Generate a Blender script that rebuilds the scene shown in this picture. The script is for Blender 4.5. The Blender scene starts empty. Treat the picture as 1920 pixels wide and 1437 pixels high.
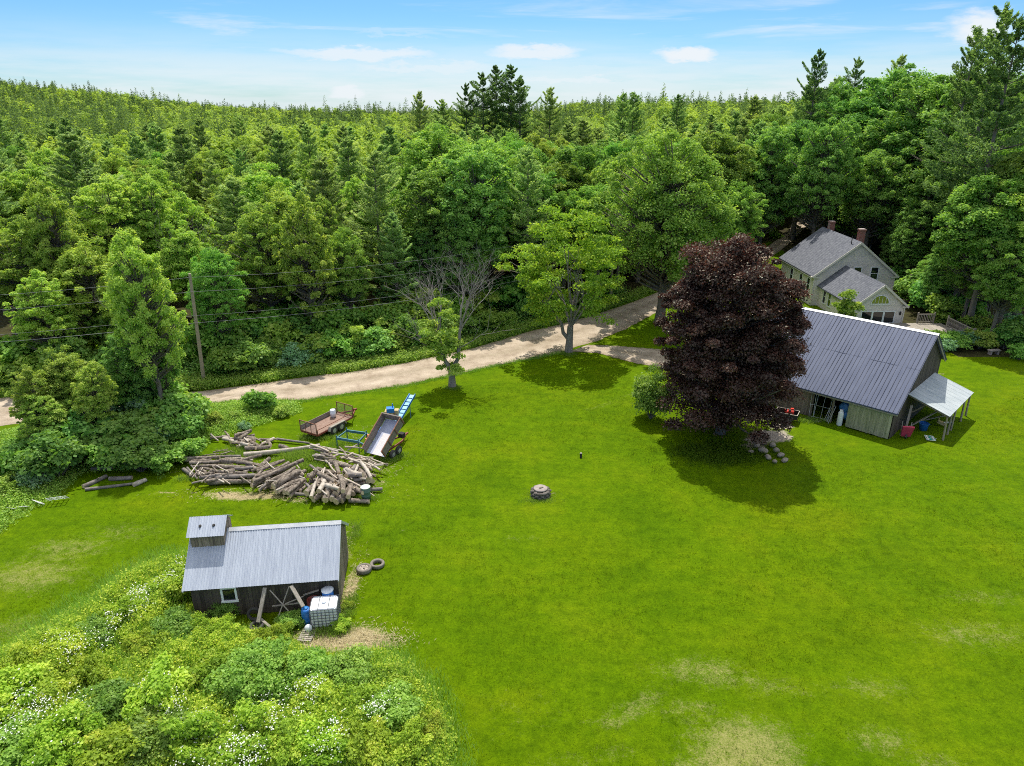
import bpy, math, random
import numpy as np
from mathutils import Vector, Matrix
R = math.radians
random.seed(7)
SC = bpy.context.scene
COL = SC.collection
# ---------------------------------------------------------------- camera, sky, sun, exposure
CAM_H, PITCH, FPX = 22.0, R(21.8), 1331.0
cam_data = bpy.data.cameras.new('camera')
cam_data.sensor_width = 36.0
cam_data.lens = 36.0 * FPX / 1920.0
cam_data.clip_start, cam_data.clip_end = 0.5, 6000
cam = bpy.data.objects.new('camera', cam_data); COL.objects.link(cam)
cam.location = (0, 0, CAM_H); cam.rotation_euler = (math.pi / 2 - PITCH, 0, 0)
SC.camera = cam
SUN_EL, SUN_AZ = R(62), R(-2)          # azimuth from +Y, towards the camera
sun_data = bpy.data.lights.new('sun', 'SUN')
sun_data.energy, sun_data.angle, sun_data.color = 3.4, R(0.55), (1.0, 0.95, 0.86)
sun = bpy.data.objects.new('sun', sun_data); COL.objects.link(sun)
sdir = Vector((math.sin(SUN_AZ) * math.cos(SUN_EL), math.cos(SUN_AZ) * math.cos(SUN_EL), math.sin(SUN_EL)))
sun.rotation_euler = sdir.to_track_quat('Z', 'Y').to_euler()
sun.location = (0, 40, 60)
W = bpy.data.worlds.new('World'); SC.world = W; W.use_nodes = True
wn, wl = W.node_tree.nodes, W.node_tree.links
wn.clear()
w_out = wn.new('ShaderNodeOutputWorld'); w_bg = wn.new('ShaderNodeBackground')
w_sky = wn.new('ShaderNodeTexSky'); w_sky.sky_type = 'NISHITA'; w_sky.sun_disc = False
w_sky.sun_elevation, w_sky.sun_rotation = SUN_EL, SUN_AZ
w_sky.air_density, w_sky.dust_density, w_sky.ozone_density = 1.0, 0.1, 4.0
w_bg.inputs['Strength'].default_value = 0.064
w_hsv = wn.new('ShaderNodeHueSaturation'); w_hsv.inputs['Saturation'].default_value = 1.06; w_hsv.inputs['Value'].default_value = 1.0
wl.new(w_sky.outputs[0], w_hsv.inputs['Color'])
w_tint = wn.new('ShaderNodeMixRGB'); w_tint.blend_type = 'MULTIPLY'; w_tint.inputs[0].default_value = 1; w_tint.inputs[2].default_value = (.60, .91, 1.22, 1)
wl.new(w_hsv.outputs[0], w_tint.inputs[1])
# clouds: thin streaks and a few small puffs on the sky dome
w_tc = wn.new('ShaderNodeTexCoord'); w_sep = wn.new('ShaderNodeSeparateXYZ'); wl.new(w_tc.outputs['Generated'], w_sep.inputs[0])
def wmath(op, a, b=None, clamp=False):
    n = wn.new('ShaderNodeMath'); n.operation = op; n.use_clamp = clamp
    for i, v in enumerate((a, b)):
        if v is None: continue
        if isinstance(v, (int, float)): n.inputs[i].default_value = v
        else: wl.new(v, n.inputs[i])
    return n.outputs[0]
az = wmath('ARCTAN2', w_sep.outputs[0], w_sep.outputs[1])
el = w_sep.outputs[2]
def wnoise(sx, sy, detail, off, rough=.55, dist=0.0):
    c = wn.new('ShaderNodeCombineXYZ')
    wl.new(wmath('MULTIPLY', az, sx), c.inputs[0]); wl.new(wmath('MULTIPLY', el, sy), c.inputs[1]); c.inputs[2].default_value = off
    n = wn.new('ShaderNodeTexNoise'); n.inputs['Scale'].default_value = 1.0; n.inputs['Detail'].default_value = detail
    n.inputs['Roughness'].default_value = rough; n.inputs['Distortion'].default_value = dist
    wl.new(c.outputs[0], n.inputs['Vector']); return n.outputs[0]
def smooth(v, lo, hi):
    n = wn.new('ShaderNodeMapRange'); n.interpolation_type = 'SMOOTHSTEP'
    wl.new(v, n.inputs[0]); n.inputs[1].default_value = lo; n.inputs[2].default_value = hi
    return n.outputs[0]
warp = wmath('MULTIPLY', wmath('SUBTRACT', wnoise(22, 60, 4, 9.1), .5), .05)
warp2 = wmath('MULTIPLY', wmath('SUBTRACT', wnoise(26, 90, 8, 3.3, .65), .5), .032)
def puff(a0, e0, ra, re, soft=.3):
    dx = wmath('DIVIDE', wmath('ADD', wmath('SUBTRACT', az, a0), warp), ra)
    dy = wmath('DIVIDE', wmath('ADD', wmath('SUBTRACT', el, e0), warp2), re)
    d = wmath('SQRT', wmath('ADD', wmath('MULTIPLY', dx, dx), wmath('MULTIPLY', dy, dy)))
    return smooth(d, 1.0, soft)
streak = smooth(wnoise(4.2, 42, 6, 2.0, .6, .4), .50, .78)
band = wmath('MULTIPLY', smooth(el, .17, .05), .85)
cl = wmath('MULTIPLY', streak, band)
low = wmath('MULTIPLY', smooth(wnoise(3, 30, 6, 5.5, .62), .22, .62), wmath('MULTIPLY', smooth(el, .10, .0), .8))
cl = wmath('MAXIMUM', cl, low)
over = wmath('MULTIPLY', smooth(wnoise(2.2, 3.5, 5, 7.5), .36, .56), wmath('MULTIPLY', smooth(el, .30, .50), .95))     # unseen cloud cover overhead, added as fill light for the shadows
def azel(px, py):
    u, v = (px - 960) / FPX, (py - 718.5) / FPX
    d = Vector((u, math.cos(PITCH) - v * math.sin(PITCH), -math.sin(PITCH) - v * math.cos(PITCH))).normalized()
    return math.atan2(d.x, d.y), d.z
for px, py, wx, wy, k in ((1286, 104, 50, 13, .95), (1835, 52, 62, 26, .95), (652, 172, 46, 17, .9), (680, 103, 145, 12, .8), (800, 128, 170, 11, .7), (900, 138, 90, 8, .5), (1000, 97, 90, 12, .85), (1060, 150, 130, 9, .75),
                          (1160, 165, 190, 22, .6), (830, 192, 120, 14, .8), (740, 66, 80, 5, .3), (1100, 132, 60, 7, .5), (300, 120, 60, 4, .3)):
    a0, e0 = azel(px, py); a1, _ = azel(px + wx, py); _, e1 = azel(px, py - wy)
    cl = wmath('MAXIMUM', cl, wmath('MULTIPLY', puff(a0, e0, abs(a1 - a0) * 1.5, abs(e1 - e0) * 1.75), k))
w_mix = wn.new('ShaderNodeMixRGB'); wl.new(cl, w_mix.inputs[0]); wl.new(w_tint.outputs[0], w_mix.inputs[1])
w_mix.inputs[2].default_value = (8.2, 8.6, 9.0, 1)
w_mix2 = wn.new('ShaderNodeMixRGB'); wl.new(over, w_mix2.inputs[0]); wl.new(w_mix.outputs[0], w_mix2.inputs[1]); w_mix2.inputs[2].default_value = (13, 13, 13, 1)  # added overhead fill cloud, brighter than the visible clouds
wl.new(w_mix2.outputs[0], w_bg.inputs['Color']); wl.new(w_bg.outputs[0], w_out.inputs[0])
vs = SC.view_settings
vs.view_transform = 'Standard'; vs.look = 'None'; vs.exposure = 0.74; vs.gamma = 1.0; vs.use_curve_mapping = False
cy = SC.cycles
cy.max_bounces, cy.diffuse_bounces, cy.glossy_bounces, cy.transmission_bounces, cy.transparent_max_bounces = 10, 7, 2, 7, 4
cy.use_adaptive_sampling = True; cy.adaptive_threshold = 0.02
cy.sample_clamp_indirect = 8.0
cy.filter_width = 1.0
cy.use_denoising = False

# ---------------------------------------------------------------- geometry helpers
def hill(x, y):
    """height of the terrain: flat yard, a low hill far off to the left, a bank behind the farmhouse"""
    x = np.asarray(x, float); y = np.asarray(y, float)
    def ss(v, a, b):
        t = np.clip((v - a) / (b - a), 0, 1); return t * t * (3 - 2 * t)
    azm = x / np.maximum(y, 1)
    left = 24.5 * ss(y, 170, 620) * ss(-azm, .22, .80)
    right = 6.0 * ss(y + .5 * (x - 40), 92, 135) * ss(x, 28, 60)
    return left * (1 - ss(y, 640, 1150)) + right - 32 * ss(y, 560, 1700)
def ray(px, py):
    u, v = (px - 960) / FPX, (py - 718.5) / FPX
    return u, math.cos(PITCH) - v * math.sin(PITCH), -math.sin(PITCH) - v * math.cos(PITCH)
def G(px, py, z=0.0):
    """ground point (height z) that the photograph shows at this pixel"""
    rx, ry, rz = ray(px, py); t = (CAM_H - z) / -rz
    return Vector((rx * t, ry * t, z))
def A(px, py, Y):
    """point at world depth Y in the direction of this pixel"""
    rx, ry, rz = ray(px, py); t = Y / ry
    return Vector((rx * t, Y, CAM_H + rz * t))
def PX(p):
    """pixel of a world point"""
    c, s = math.cos(PITCH), math.sin(PITCH)
    dz = p[2] - CAM_H; d = p[1] * c - dz * s
    return 960 + FPX * p[0] / d, 718.5 - FPX * (p[1] * s + dz * c) / d

class MB:
    def __init__(self): self.v, self.f, self.m, self.s = [], [], [], []
    def add(self, vs_, fs, mi=0, smooth=False):
        o = len(self.v); self.v += [tuple(p) for p in vs_]
        for f in fs: self.f.append([i + o for i in f]); self.m.append(mi); self.s.append(smooth)
    def box(self, c, s, rot=None, mi=0, bevel=0):
        x, y, z = s[0] / 2, s[1] / 2, s[2] / 2
        P = [Vector((a, b, d)) for d in (-z, z) for a, b in ((-x, -y), (x, -y), (x, y), (-x, y))]
        if rot is not None: P = [rot @ p for p in P]
        c = Vector(c)
        self.add([p + c for p in P], [(0, 3, 2, 1), (4, 5, 6, 7), (0, 1, 5, 4), (1, 2, 6, 5), (2, 3, 7, 6), (3, 0, 4, 7)], mi)
    def bar(self, p, q, w, h=None, mi=0, up=(0, 0, 1)):
        """rectangular beam from p to q, w wide and h high"""
        p, q = Vector(p), Vector(q); h = h or w; d = q - p
        z = d.normalized(); u = Vector(up)
        if abs(z.dot(u)) > .98: u = Vector((1, 0, 0))
        x = z.cross(u).normalized(); y = x.cross(z)
        self.box((p + q) / 2, (w, h, d.length), Matrix((x, y, z)).transposed(), mi)
    def cyl(self, p, q, r1, r2=None, n=12, mi=0, cap=True, capmi=None, smooth=True):
        p, q = Vector(p), Vector(q); r2 = r1 if r2 is None else r2
        z = (q - p).normalized(); u = Vector((0, 0, 1)) if abs(z.z) < .95 else Vector((1, 0, 0))
        x = z.cross(u).normalized(); y = z.cross(x)
        ring = lambda c, r: [c + x * (r * math.cos(2 * math.pi * i / n)) + y * (r * math.sin(2 * math.pi * i / n)) for i in range(n)]
        self.add(ring(p, r1) + ring(q, r2), [(i, i + n, (i + 1) % n + n, (i + 1) % n) for i in range(n)], mi, smooth)
        if cap:
            cm = mi if capmi is None else capmi
            self.add(ring(p, r1), [tuple(range(n))], cm); self.add(ring(q, r2), [tuple(range(n - 1, -1, -1))], cm)
    def tube(self, pts, rs, n=6, mi=0, cap=True):
        pts = [Vector(p) for p in pts]
        if isinstance(rs, (int, float)): rs = [rs] * len(pts)
        V, F = [], []; prev = None
        for k, p in enumerate(pts):
            d = (pts[min(k + 1, len(pts) - 1)] - pts[max(k - 1, 0)]).normalized()
            if prev is None:
                u = Vector((0, 0, 1)) if abs(d.z) < .9 else Vector((1, 0, 0)); x = d.cross(u).normalized()
            else: x = (prev - d * prev.dot(d)).normalized()
            prev = x; y = d.cross(x)
            V += [p + (x * math.cos(2 * math.pi * i / n) + y * math.sin(2 * math.pi * i / n)) * rs[k] for i in range(n)]
        for k in range(len(pts) - 1):
            F += [(k * n + i, k * n + (i + 1) % n, (k + 1) * n + (i + 1) % n, (k + 1) * n + i) for i in range(n)]
        self.add(V, F, mi, True)
        if cap:
            m = (len(pts) - 1) * n
            self.add(V[:n], [tuple(range(n - 1, -1, -1))], mi); self.add(V[m:], [tuple(range(n))], mi)
    def lathe(self, prof, n=20, c=(0, 0, 0), mi=0):
        c = Vector(c); V, F = [], []
        for r, z in prof: V += [c + Vector((r * math.cos(2 * math.pi * i / n), r * math.sin(2 * math.pi * i / n), z)) for i in range(n)]
        for k in range(len(prof) - 1):
            F += [(k * n + i, k * n + (i + 1) % n, (k + 1) * n + (i + 1) % n, (k + 1) * n + i) for i in range(n)]
        self.add(V, F, mi, True)
    def prism(self, poly, ax, t0, t1, mi=0):
        """outline (list of 2D) pushed along axis ax from t0 to t1"""
        def mk(p, t): return {'x': (t, p[0], p[1]), 'y': (p[0], t, p[1]), 'z': (p[0], p[1], t)}[ax]
        n = len(poly)
        self.add([mk(p, t0) for p in poly] + [mk(p, t1) for p in poly],
                 [tuple(range(n)), tuple(range(2 * n - 1, n - 1, -1))] + [(i, i + n, (i + 1) % n + n, (i + 1) % n) for i in range(n)], mi)
    def build(self, name, mats, parent=None, origin=None):
        me = bpy.data.meshes.new(name)
        V = self.v
        if origin is not None: V = [(p[0] - origin[0], p[1] - origin[1], p[2] - origin[2]) for p in V]
        me.from_pydata(V, [], self.f)
        if not isinstance(mats, (list, tuple)): mats = [mats]
        for m in mats: me.materials.append(m)
        me.polygons.foreach_set('material_index', self.m); me.polygons.foreach_set('use_smooth', self.s)
        at = me.attributes.new('var', 'FLOAT', 'FACE'); at.data.foreach_set('value', np.random.RandomState(len(V)).rand(len(self.f)).astype(np.float32))
        me.update()
        import bmesh
        bm = bmesh.new(); bm.from_mesh(me); bmesh.ops.recalc_face_normals(bm, faces=bm.faces); bm.to_mesh(me); bm.free()
        o = bpy.data.objects.new(name, me); COL.objects.link(o)
        if parent is not None: o.parent = parent
        return o
def quads(name, Q, var, m):
    """one mesh from an (N,4,3) array of quads, with a per-face tone"""
    N = len(Q); me = bpy.data.meshes.new(name)
    me.vertices.add(N * 4); me.vertices.foreach_set('co', np.ascontiguousarray(Q, np.float32).ravel())
    me.loops.add(N * 4); me.loops.foreach_set('vertex_index', np.arange(N * 4, dtype=np.int32))
    me.polygons.add(N); me.polygons.foreach_set('loop_start', np.arange(0, N * 4, 4, dtype=np.int32))
    try: me.polygons.foreach_set('loop_total', np.full(N, 4, np.int32))
    except Exception: pass
    at = me.attributes.new('var', 'FLOAT', 'FACE'); at.data.foreach_set('value', np.asarray(var, np.float32))
    for x in (m if isinstance(m, (list, tuple)) else [m]): me.materials.append(x)
    me.update(calc_edges=True); return me
def obj(name, me, parent=None, loc=None):
    o = bpy.data.objects.new(name, me); COL.objects.link(o)
    if parent is not None: o.parent = parent
    if loc is not None: o.location = loc
    return o
def tag(o, label=None, cat=None, group=None, kind=None):
    for k, v in (('label', label), ('category', cat), ('group', group), ('kind', kind)):
        if v: o[k] = v
    return o
def thing(name, label, cat, loc=(0, 0, 0), rz=0.0, group=None):
    o = bpy.data.objects.new(name, None); COL.objects.link(o); o.empty_display_size = .2
    o.location = loc; o.rotation_euler = (0, 0, rz); return tag(o, label, cat, group)
def dup(root, loc=None, rz=None, scale=None, label=None, group=None):
    r = root.copy(); COL.objects.link(r)
    if loc is not None: r.location = loc
    if rz is not None: r.rotation_euler = (r.rotation_euler[0], r.rotation_euler[1], rz)
    if scale is not None: r.scale = scale
    if label: r['label'] = label
    if group: r['group'] = group
    for ch in list(root.children):
        c = ch.copy(); COL.objects.link(c); c.parent = r
        for g in list(ch.children):
            d = g.copy(); COL.objects.link(d); d.parent = c
    return r

# ---------------------------------------------------------------- materials
def nodes(name):
    m = bpy.data.materials.new(name); m.use_nodes = True; nt = m.node_tree; nt.nodes.clear()
    return m, nt.nodes, nt.links
def N(ns, t, **kw):
    n = ns.new('ShaderNode' + t)
    for k, v in kw.items():
        if k in n.inputs: n.inputs[k].default_value = v
        else: setattr(n, k, v)
    return n
def ramp(ns, stops):
    r = ns.new('ShaderNodeValToRGB'); e = r.color_ramp.elements
    while len(e) < len(stops): e.new(.5)
    for i, (p, c) in enumerate(stops): e[i].position = p; e[i].color = (*c, 1)
    return r
def mat(name, c1, c2=None, scale=3.0, rough=.7, metal=0.0, bump=0.0, stretch=(1, 1, 1), detail=5, lo=.3, hi=.7, facevar=0.0, spec=.4):
    """noise-mottled surface in object space; stretch pulls the grain along an axis"""
    m, ns, ln = nodes(name)
    out = N(ns, 'OutputMaterial'); b = N(ns, 'BsdfPrincipled', Roughness=rough, Metallic=metal)
    b.inputs['Specular IOR Level'].default_value = spec
    tc = N(ns, 'TexCoord'); mp = N(ns, 'Mapping'); mp.inputs['Scale'].default_value = stretch
    nz = N(ns, 'TexNoise', Scale=scale, Detail=detail, Roughness=.6)
    ln.new(tc.outputs['Object'], mp.inputs[0]); ln.new(mp.outputs[0], nz.inputs['Vector'])
    rp = ramp(ns, [(lo, c1), (hi, c2 or tuple(x * .75 for x in c1))]); ln.new(nz.outputs[0], rp.inputs[0])
    col = rp.outputs[0]
    if facevar:
        at = N(ns, 'Attribute', attribute_name='var'); mr = N(ns, 'MapRange'); ln.new(at.outputs['Fac'], mr.inputs[0])
        mr.inputs[3].default_value, mr.inputs[4].default_value = 1 - facevar, 1 + facevar
        hs = N(ns, 'HueSaturation'); ln.new(col, hs.inputs['Color']); ln.new(mr.outputs[0], hs.inputs['Value']); col = hs.outputs[0]
    ln.new(col, b.inputs['Base Color'])
    if bump:
        bp = N(ns, 'Bump', Strength=bump, Distance=.03); ln.new(nz.outputs[0], bp.inputs['Height']); ln.new(bp.outputs[0], b.inputs['Normal'])
    ln.new(b.outputs[0], out.inputs[0]); return m
def leafmat(name, stops, trans=.5, gloss=.016, hue=.018, val=.2, tint=(1.12, 1.1, .45)):
    """leaf: diffuse + light coming through + a waxy sheen; each plant has its own slight hue"""
    m, ns, ln = nodes(name)
    out = N(ns, 'OutputMaterial'); at = N(ns, 'Attribute', attribute_name='var'); rp = ramp(ns, stops); ln.new(at.outputs['Fac'], rp.inputs[0])
    oi = N(ns, 'ObjectInfo'); hs = N(ns, 'HueSaturation')
    mr = N(ns, 'MapRange'); ln.new(oi.outputs['Random'], mr.inputs[0]); mr.inputs[3].default_value, mr.inputs[4].default_value = .5 - hue, .5 + hue
    m2 = N(ns, 'Math', operation='MULTIPLY'); ln.new(oi.outputs['Random'], m2.inputs[0]); m2.inputs[1].default_value = 7.13
    fr = N(ns, 'Math', operation='FRACT'); ln.new(m2.outputs[0], fr.inputs[0])
    mv = N(ns, 'MapRange'); ln.new(fr.outputs[0], mv.inputs[0]); mv.inputs[3].default_value, mv.inputs[4].default_value = 1 - val, 1 + val
    ln.new(rp.outputs[0], hs.inputs['Color']); ln.new(mr.outputs[0], hs.inputs['Hue']); ln.new(mv.outputs[0], hs.inputs['Value'])
    d = N(ns, 'BsdfDiffuse'); t = N(ns, 'BsdfTranslucent'); g = N(ns, 'BsdfGlossy', Roughness=.42)
    g.inputs['Color'].default_value = (.5, .55, .45, 1)
    tm = N(ns, 'MixRGB', blend_type='MULTIPLY'); tm.inputs[0].default_value = 1; tm.inputs[2].default_value = (*tint, 1)
    ln.new(hs.outputs[0], d.inputs[0]); ln.new(hs.outputs[0], tm.inputs[1]); ln.new(tm.outputs[0], t.inputs[0])
    mx = N(ns, 'MixShader'); mx.inputs[0].default_value = trans; ln.new(d.outputs[0], mx.inputs[1]); ln.new(t.outputs[0], mx.inputs[2])
    m3 = N(ns, 'MixShader'); m3.inputs[0].default_value = gloss; ln.new(mx.outputs[0], m3.inputs[1]); ln.new(g.outputs[0], m3.inputs[2])
    ln.new(m3.outputs[0], out.inputs[0]); return m
L_MAPLE = leafmat('maple_leaf', [(0, (0.137, 0.277, 0.050)), (.5, (0.256, 0.455, 0.085)), (1, (0.430, 0.603, 0.142))])
L_LIGHT = leafmat('young_leaf', [(0, (0.229, 0.376, 0.064)), (.5, (0.375, 0.544, 0.100)), (1, (0.568, 0.663, 0.171))], hue=.012)
L_DARK = leafmat('deep_green_leaf', [(0, (0.119, 0.257, 0.057)), (.5, (0.220, 0.415, 0.092)), (1, (0.357, 0.534, 0.142))], trans=.48)  # deeper green leaf colour for broadleaf trees, shrubs and undergrowth
L_PINE = leafmat('pine_needle', [(0, (0.183, 0.297, 0.100)), (.5, (0.320, 0.465, 0.157)), (1, (0.458, 0.594, 0.227))], trans=.55, gloss=.01, val=.14, tint=(1.1, 1.1, .6))
L_PINED = leafmat('tall_pine_needle', [(0, (0.088, 0.165, 0.059)), (.5, (0.167, 0.281, 0.088)), (1, (0.282, 0.407, 0.127))], trans=.5, gloss=.01, hue=.01, val=.1, tint=(1.1, 1.1, .6))
L_PURPLE = leafmat('copper_leaf', [(0, (.044, .023, .020)), (.6, (.088, .044, .036)), (.9, (.16, .078, .055)), (1, (.27, .14, .085))], trans=.34, gloss=.055, hue=0, val=.02, tint=(1.3, .74, .58))
L_BRAMBLE = leafmat('bramble_leaf', [(0, (.17, .29, .03)), (.5, (.35, .51, .05)), (1, (.62, .68, .11))], trans=.48, gloss=.014, hue=.015, val=.18)
L_GRASS = leafmat('grass_blade', [(0, (0.156, 0.307, 0.050)), (.6, (0.283, 0.465, 0.071)), (1, (0.439, 0.525, 0.199))], trans=.4, gloss=.01)
L_SILVER = leafmat('silvery_leaf', [(0, (0.146, 0.287, 0.128)), (.5, (0.247, 0.445, 0.213)), (1, (0.385, 0.564, 0.369))], trans=.4, gloss=.02)
M_FLOWER = leafmat('white_blossom', [(0, (.75, .75, .68)), (1, (.9, .9, .85))], trans=.3, gloss=.01, hue=0, val=.02, tint=(1, 1, .95))
L_BEND = leafmat('bend_maple_leaf', [(0, (.16, .30, .035)), (.5, (.28, .46, .05)), (1, (.52, .63, .08))], hue=0, val=0)
M_BARK = mat('bark', (.10, .085, .07), (.19, .17, .145), 5, .9, bump=.6, stretch=(1, 1, .25))
M_BARKG = mat('grey_bark', (.17, .15, .135), (.30, .27, .245), 5, .9, bump=.5, stretch=(1, 1, .25))
M_STRAW = leafmat('straw', [(0, (.34, .27, .14)), (1, (.52, .44, .26))], trans=.15, gloss=.03, hue=0, val=.05, tint=(1, 1, 1))
# ---------------------------------------------------------------- ground sheet
def poly_px(pts, z=0.0): return np.array([tuple(G(x, y, z))[:2] for x, y in pts])
def inside(P, poly):
    x, y = P[:, 0], P[:, 1]; r = np.zeros(len(P), bool); n = len(poly)
    for i in range(n):
        (x1, y1), (x2, y2) = poly[i], poly[(i + 1) % n]
        c = ((y1 > y) != (y2 > y)) & (x < (x2 - x1) * (y - y1) / (y2 - y1 + 1e-12) + x1); r ^= c
    return r
def scatter(poly, n, rng):
    lo, hi = poly.min(0), poly.max(0); out = np.zeros((0, 2))
    while len(out) < n:
        q = lo + (hi - lo) * rng.rand(n * 2, 2); out = np.vstack([out, q[inside(q, poly)]])
    return out[:n]
ROAD_FAR = [(-260, 778), (-100, 757), (0, 747), (180, 741), (361, 734.5), (452, 724), (556.6, 709.7), (675, 696.7), (760, 681), (881, 655), (994.6, 622), (1047, 610), (1102, 595), (1183, 568), (1229, 550), (1330, 512), (1430, 474), (1500, 448)]
ROAD_NEAR = [(-260, 838), (-100, 812), (0, 799), (180, 778), (384, 759), (462, 750), (566, 752), (760, 723), (806, 712.5), (930, 685), (1059.5, 659), (1075, 653), (1120, 640), (1171, 618), (1226, 588), (1300, 552), (1400, 506), (1480, 470), (1560, 436)]
def curve_at(pts, x):
    xs = [p[0] for p in pts]; return np.interp(x, xs, [p[1] for p in pts])
def axis(dense, lo, hi, step, far, grow=1.16):
    a = list(np.arange(lo, hi + 1e-6, step)); s = step
    while a[-1] < far[1]: s *= grow; a.append(a[-1] + s)
    s = step
    while a[0] > far[0]: s *= grow; a.insert(0, a[0] - s)
    return np.array(a)
xs = axis(0, -42, 50, .4, (-2600, 2600)); ys = axis(0, 12, 76, .4, (-60, 2800))
XX, YY = np.meshgrid(xs, ys); ZZ = hill(XX, YY)
rngG = np.random.RandomState(3)
def blob(px, py, rx, ry, k=1.0, ang=0.0):
    c = G(px, py); dx, dy = XX - c.x, YY - c.y; ca, sa = math.cos(ang), math.sin(ang)
    u, v = (dx * ca + dy * sa) / rx, (-dx * sa + dy * ca) / ry
    return k * np.clip(1.35 - np.sqrt(u * u + v * v), 0, 1)
dry = np.zeros_like(XX); bare = np.zeros_like(XX); worn = np.zeros_like(XX)
for b in ((655, 1200, 1.9, 1.0, 1.0), (700, 1205, 1.2, .55, .9), (600, 1210, 1.3, .5, .9), (655, 1110, .45, 2.4, .75), (648, 1040, .35, 1.6, .7), (660, 985, .3, .25, .9), (470, 930, 3.2, .55, .85, .05), (420, 925, 1.6, .4, .7), (560, 938, 1.3, .35, .6),
          (310, 925, 1.1, .3, .6), (705, 905, 1.6, .8, .5), (730, 860, 1.6, 1.2, .4), (620, 760, 2.2, .6, .35), (700, 800, 1.5, .7, .4), (1038, 928, .5, .35, .55), (1022, 938, .5, .2, .6), (1100, 853, .35, .15, .6), (756, 993, .5, .3, .45), (690, 1040, .7, .5, .35),
          (1018, 1193, .28, .16, .6), (1430, 852, .8, .5, .4), (1760, 700, .8, .2, .8), (1860, 672, 2.5, .5, .35), (800, 1215, .4, .3, .3), (725, 935, 1.2, .9, .28)): dry = np.maximum(dry, blob(*b))
for b in ((1445, 818, 1.9, 1.2, 1.0), (1465, 800, 1.2, .7, .9), (1410, 770, 2.2, 2.2, 1.0), (1415, 836, 1.4, .5, .8), (1418, 825, 1.2, .7, .9), (1530, 790, .8, .35, .8), (1400, 845, .8, .5, .5), (1700, 800, 2.4, 2.6, .35, .78), (1075, 664, .9, .6, .5), (852, 728, .6, .4, .4), (1022, 935, .7, .25, .5)): bare = np.maximum(bare, blob(*b))
for b in ((1400, 1400, 2.3, 1.6, .88), (1390, 1437, 2.6, 1.2, .9), (1310, 1255, 2.4, .9, .58), (1370, 1275, 2.5, .5, .58), (1460, 1295, 2.0, .4, .5), (1200, 1320, 1.7, .6, .55, .6), (1290, 1330, 1.6, .7, .52), (1150, 1350, 1.2, .5, .55), (1650, 1390, 1.4, .9, .55), (1640, 1290, 2.0, .8, .45), (1830, 1190, 3.2, 1.2, .48), (1850, 1120, 3, .7, .45), (1130, 760, 2.4, .35, .4, .6), (1180, 740, 2.4, .3, .4, .55), (980, 1010, 2, .5, .3),
          (1750, 1430, 1.6, .6, .45), (1150, 1410, 1.1, .5, .4), (1060, 1430, 1.6, .5, .35), (980, 1330, 3, 1.4, .2), (60, 1080, 3.2, 1.8, .62), (130, 1030, 2.8, 1.3, .55), (230, 1000, 2.8, 1.2, .42), (40, 1180, 2.2, 1.4, .5), (1140, 760, 3.5, .7, .18, .5), (860, 860, 2.5, 1.2, .12)): worn = np.maximum(worn, blob(*b))
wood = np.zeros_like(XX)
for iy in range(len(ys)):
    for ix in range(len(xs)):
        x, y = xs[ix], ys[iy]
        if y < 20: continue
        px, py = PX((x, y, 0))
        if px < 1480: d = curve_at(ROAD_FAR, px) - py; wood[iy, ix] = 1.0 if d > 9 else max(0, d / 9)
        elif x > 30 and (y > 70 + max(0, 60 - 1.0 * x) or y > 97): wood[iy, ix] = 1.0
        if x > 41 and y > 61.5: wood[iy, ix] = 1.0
nv = XX.size
gm = bpy.data.meshes.new('lawn')
nx, ny = len(xs), len(ys)
idx = np.arange(nv).reshape(ny, nx)
F = np.stack([idx[:-1, :-1], idx[:-1, 1:], idx[1:, 1:], idx[1:, :-1]], -1).reshape(-1, 4)
ZZ = ZZ + .05 * np.sin(XX * .21 + 1) * np.cos(YY * .17) * (YY < 100)
gm.from_pydata(np.stack([XX, YY, ZZ], -1).reshape(-1, 3).tolist(), [], F.tolist())
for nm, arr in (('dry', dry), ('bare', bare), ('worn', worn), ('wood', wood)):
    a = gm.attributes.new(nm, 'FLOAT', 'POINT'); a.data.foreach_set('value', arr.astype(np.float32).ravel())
gm.polygons.foreach_set('use_smooth', [True] * len(F))
m, ns, ln = nodes('lawn_grass')
out = N(ns, 'OutputMaterial'); b = N(ns, 'BsdfPrincipled', Roughness=.75); b.inputs['Specular IOR Level'].default_value = .03
tc = N(ns, 'TexCoord')
def gn(scale, detail=4, rough=.6, stretch=None):
    n = N(ns, 'TexNoise', Scale=scale, Detail=detail, Roughness=rough)
    if stretch:
        mp = N(ns, 'Mapping'); mp.inputs['Scale'].default_value = stretch; mp.inputs['Rotation'].default_value = (0, 0, .35)
        ln.new(tc.outputs['Object'], mp.inputs[0]); ln.new(mp.outputs[0], n.inputs['Vector'])
    else: ln.new(tc.outputs['Object'], n.inputs['Vector'])
    return n.outputs[0]
def mixc(f, a, c, bt='MIX'):
    n = N(ns, 'MixRGB', blend_type=bt)
    for i, v in ((0, f), (1, a), (2, c)):
        if isinstance(v, (int, float)): n.inputs[i].default_value = v
        elif isinstance(v, tuple): n.inputs[i].default_value = (*v, 1)
        else: ln.new(v, n.inputs[i])
    return n.outputs[0]
def mth(op, a, c, clamp=False):
    n = N(ns, 'Math', operation=op, use_clamp=clamp)
    for i, v in enumerate((a, c)):
        if isinstance(v, (int, float)): n.inputs[i].default_value = v
        else: ln.new(v, n.inputs[i])
    return n.outputs[0]
r1 = ramp(ns, [(.3, (.064, .130, .0004)), (.5, (.090, .164, .0006)), (.75, (.120, .180, .002))]); ln.new(gn(.22, 6, .62), r1.inputs[0])
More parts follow.
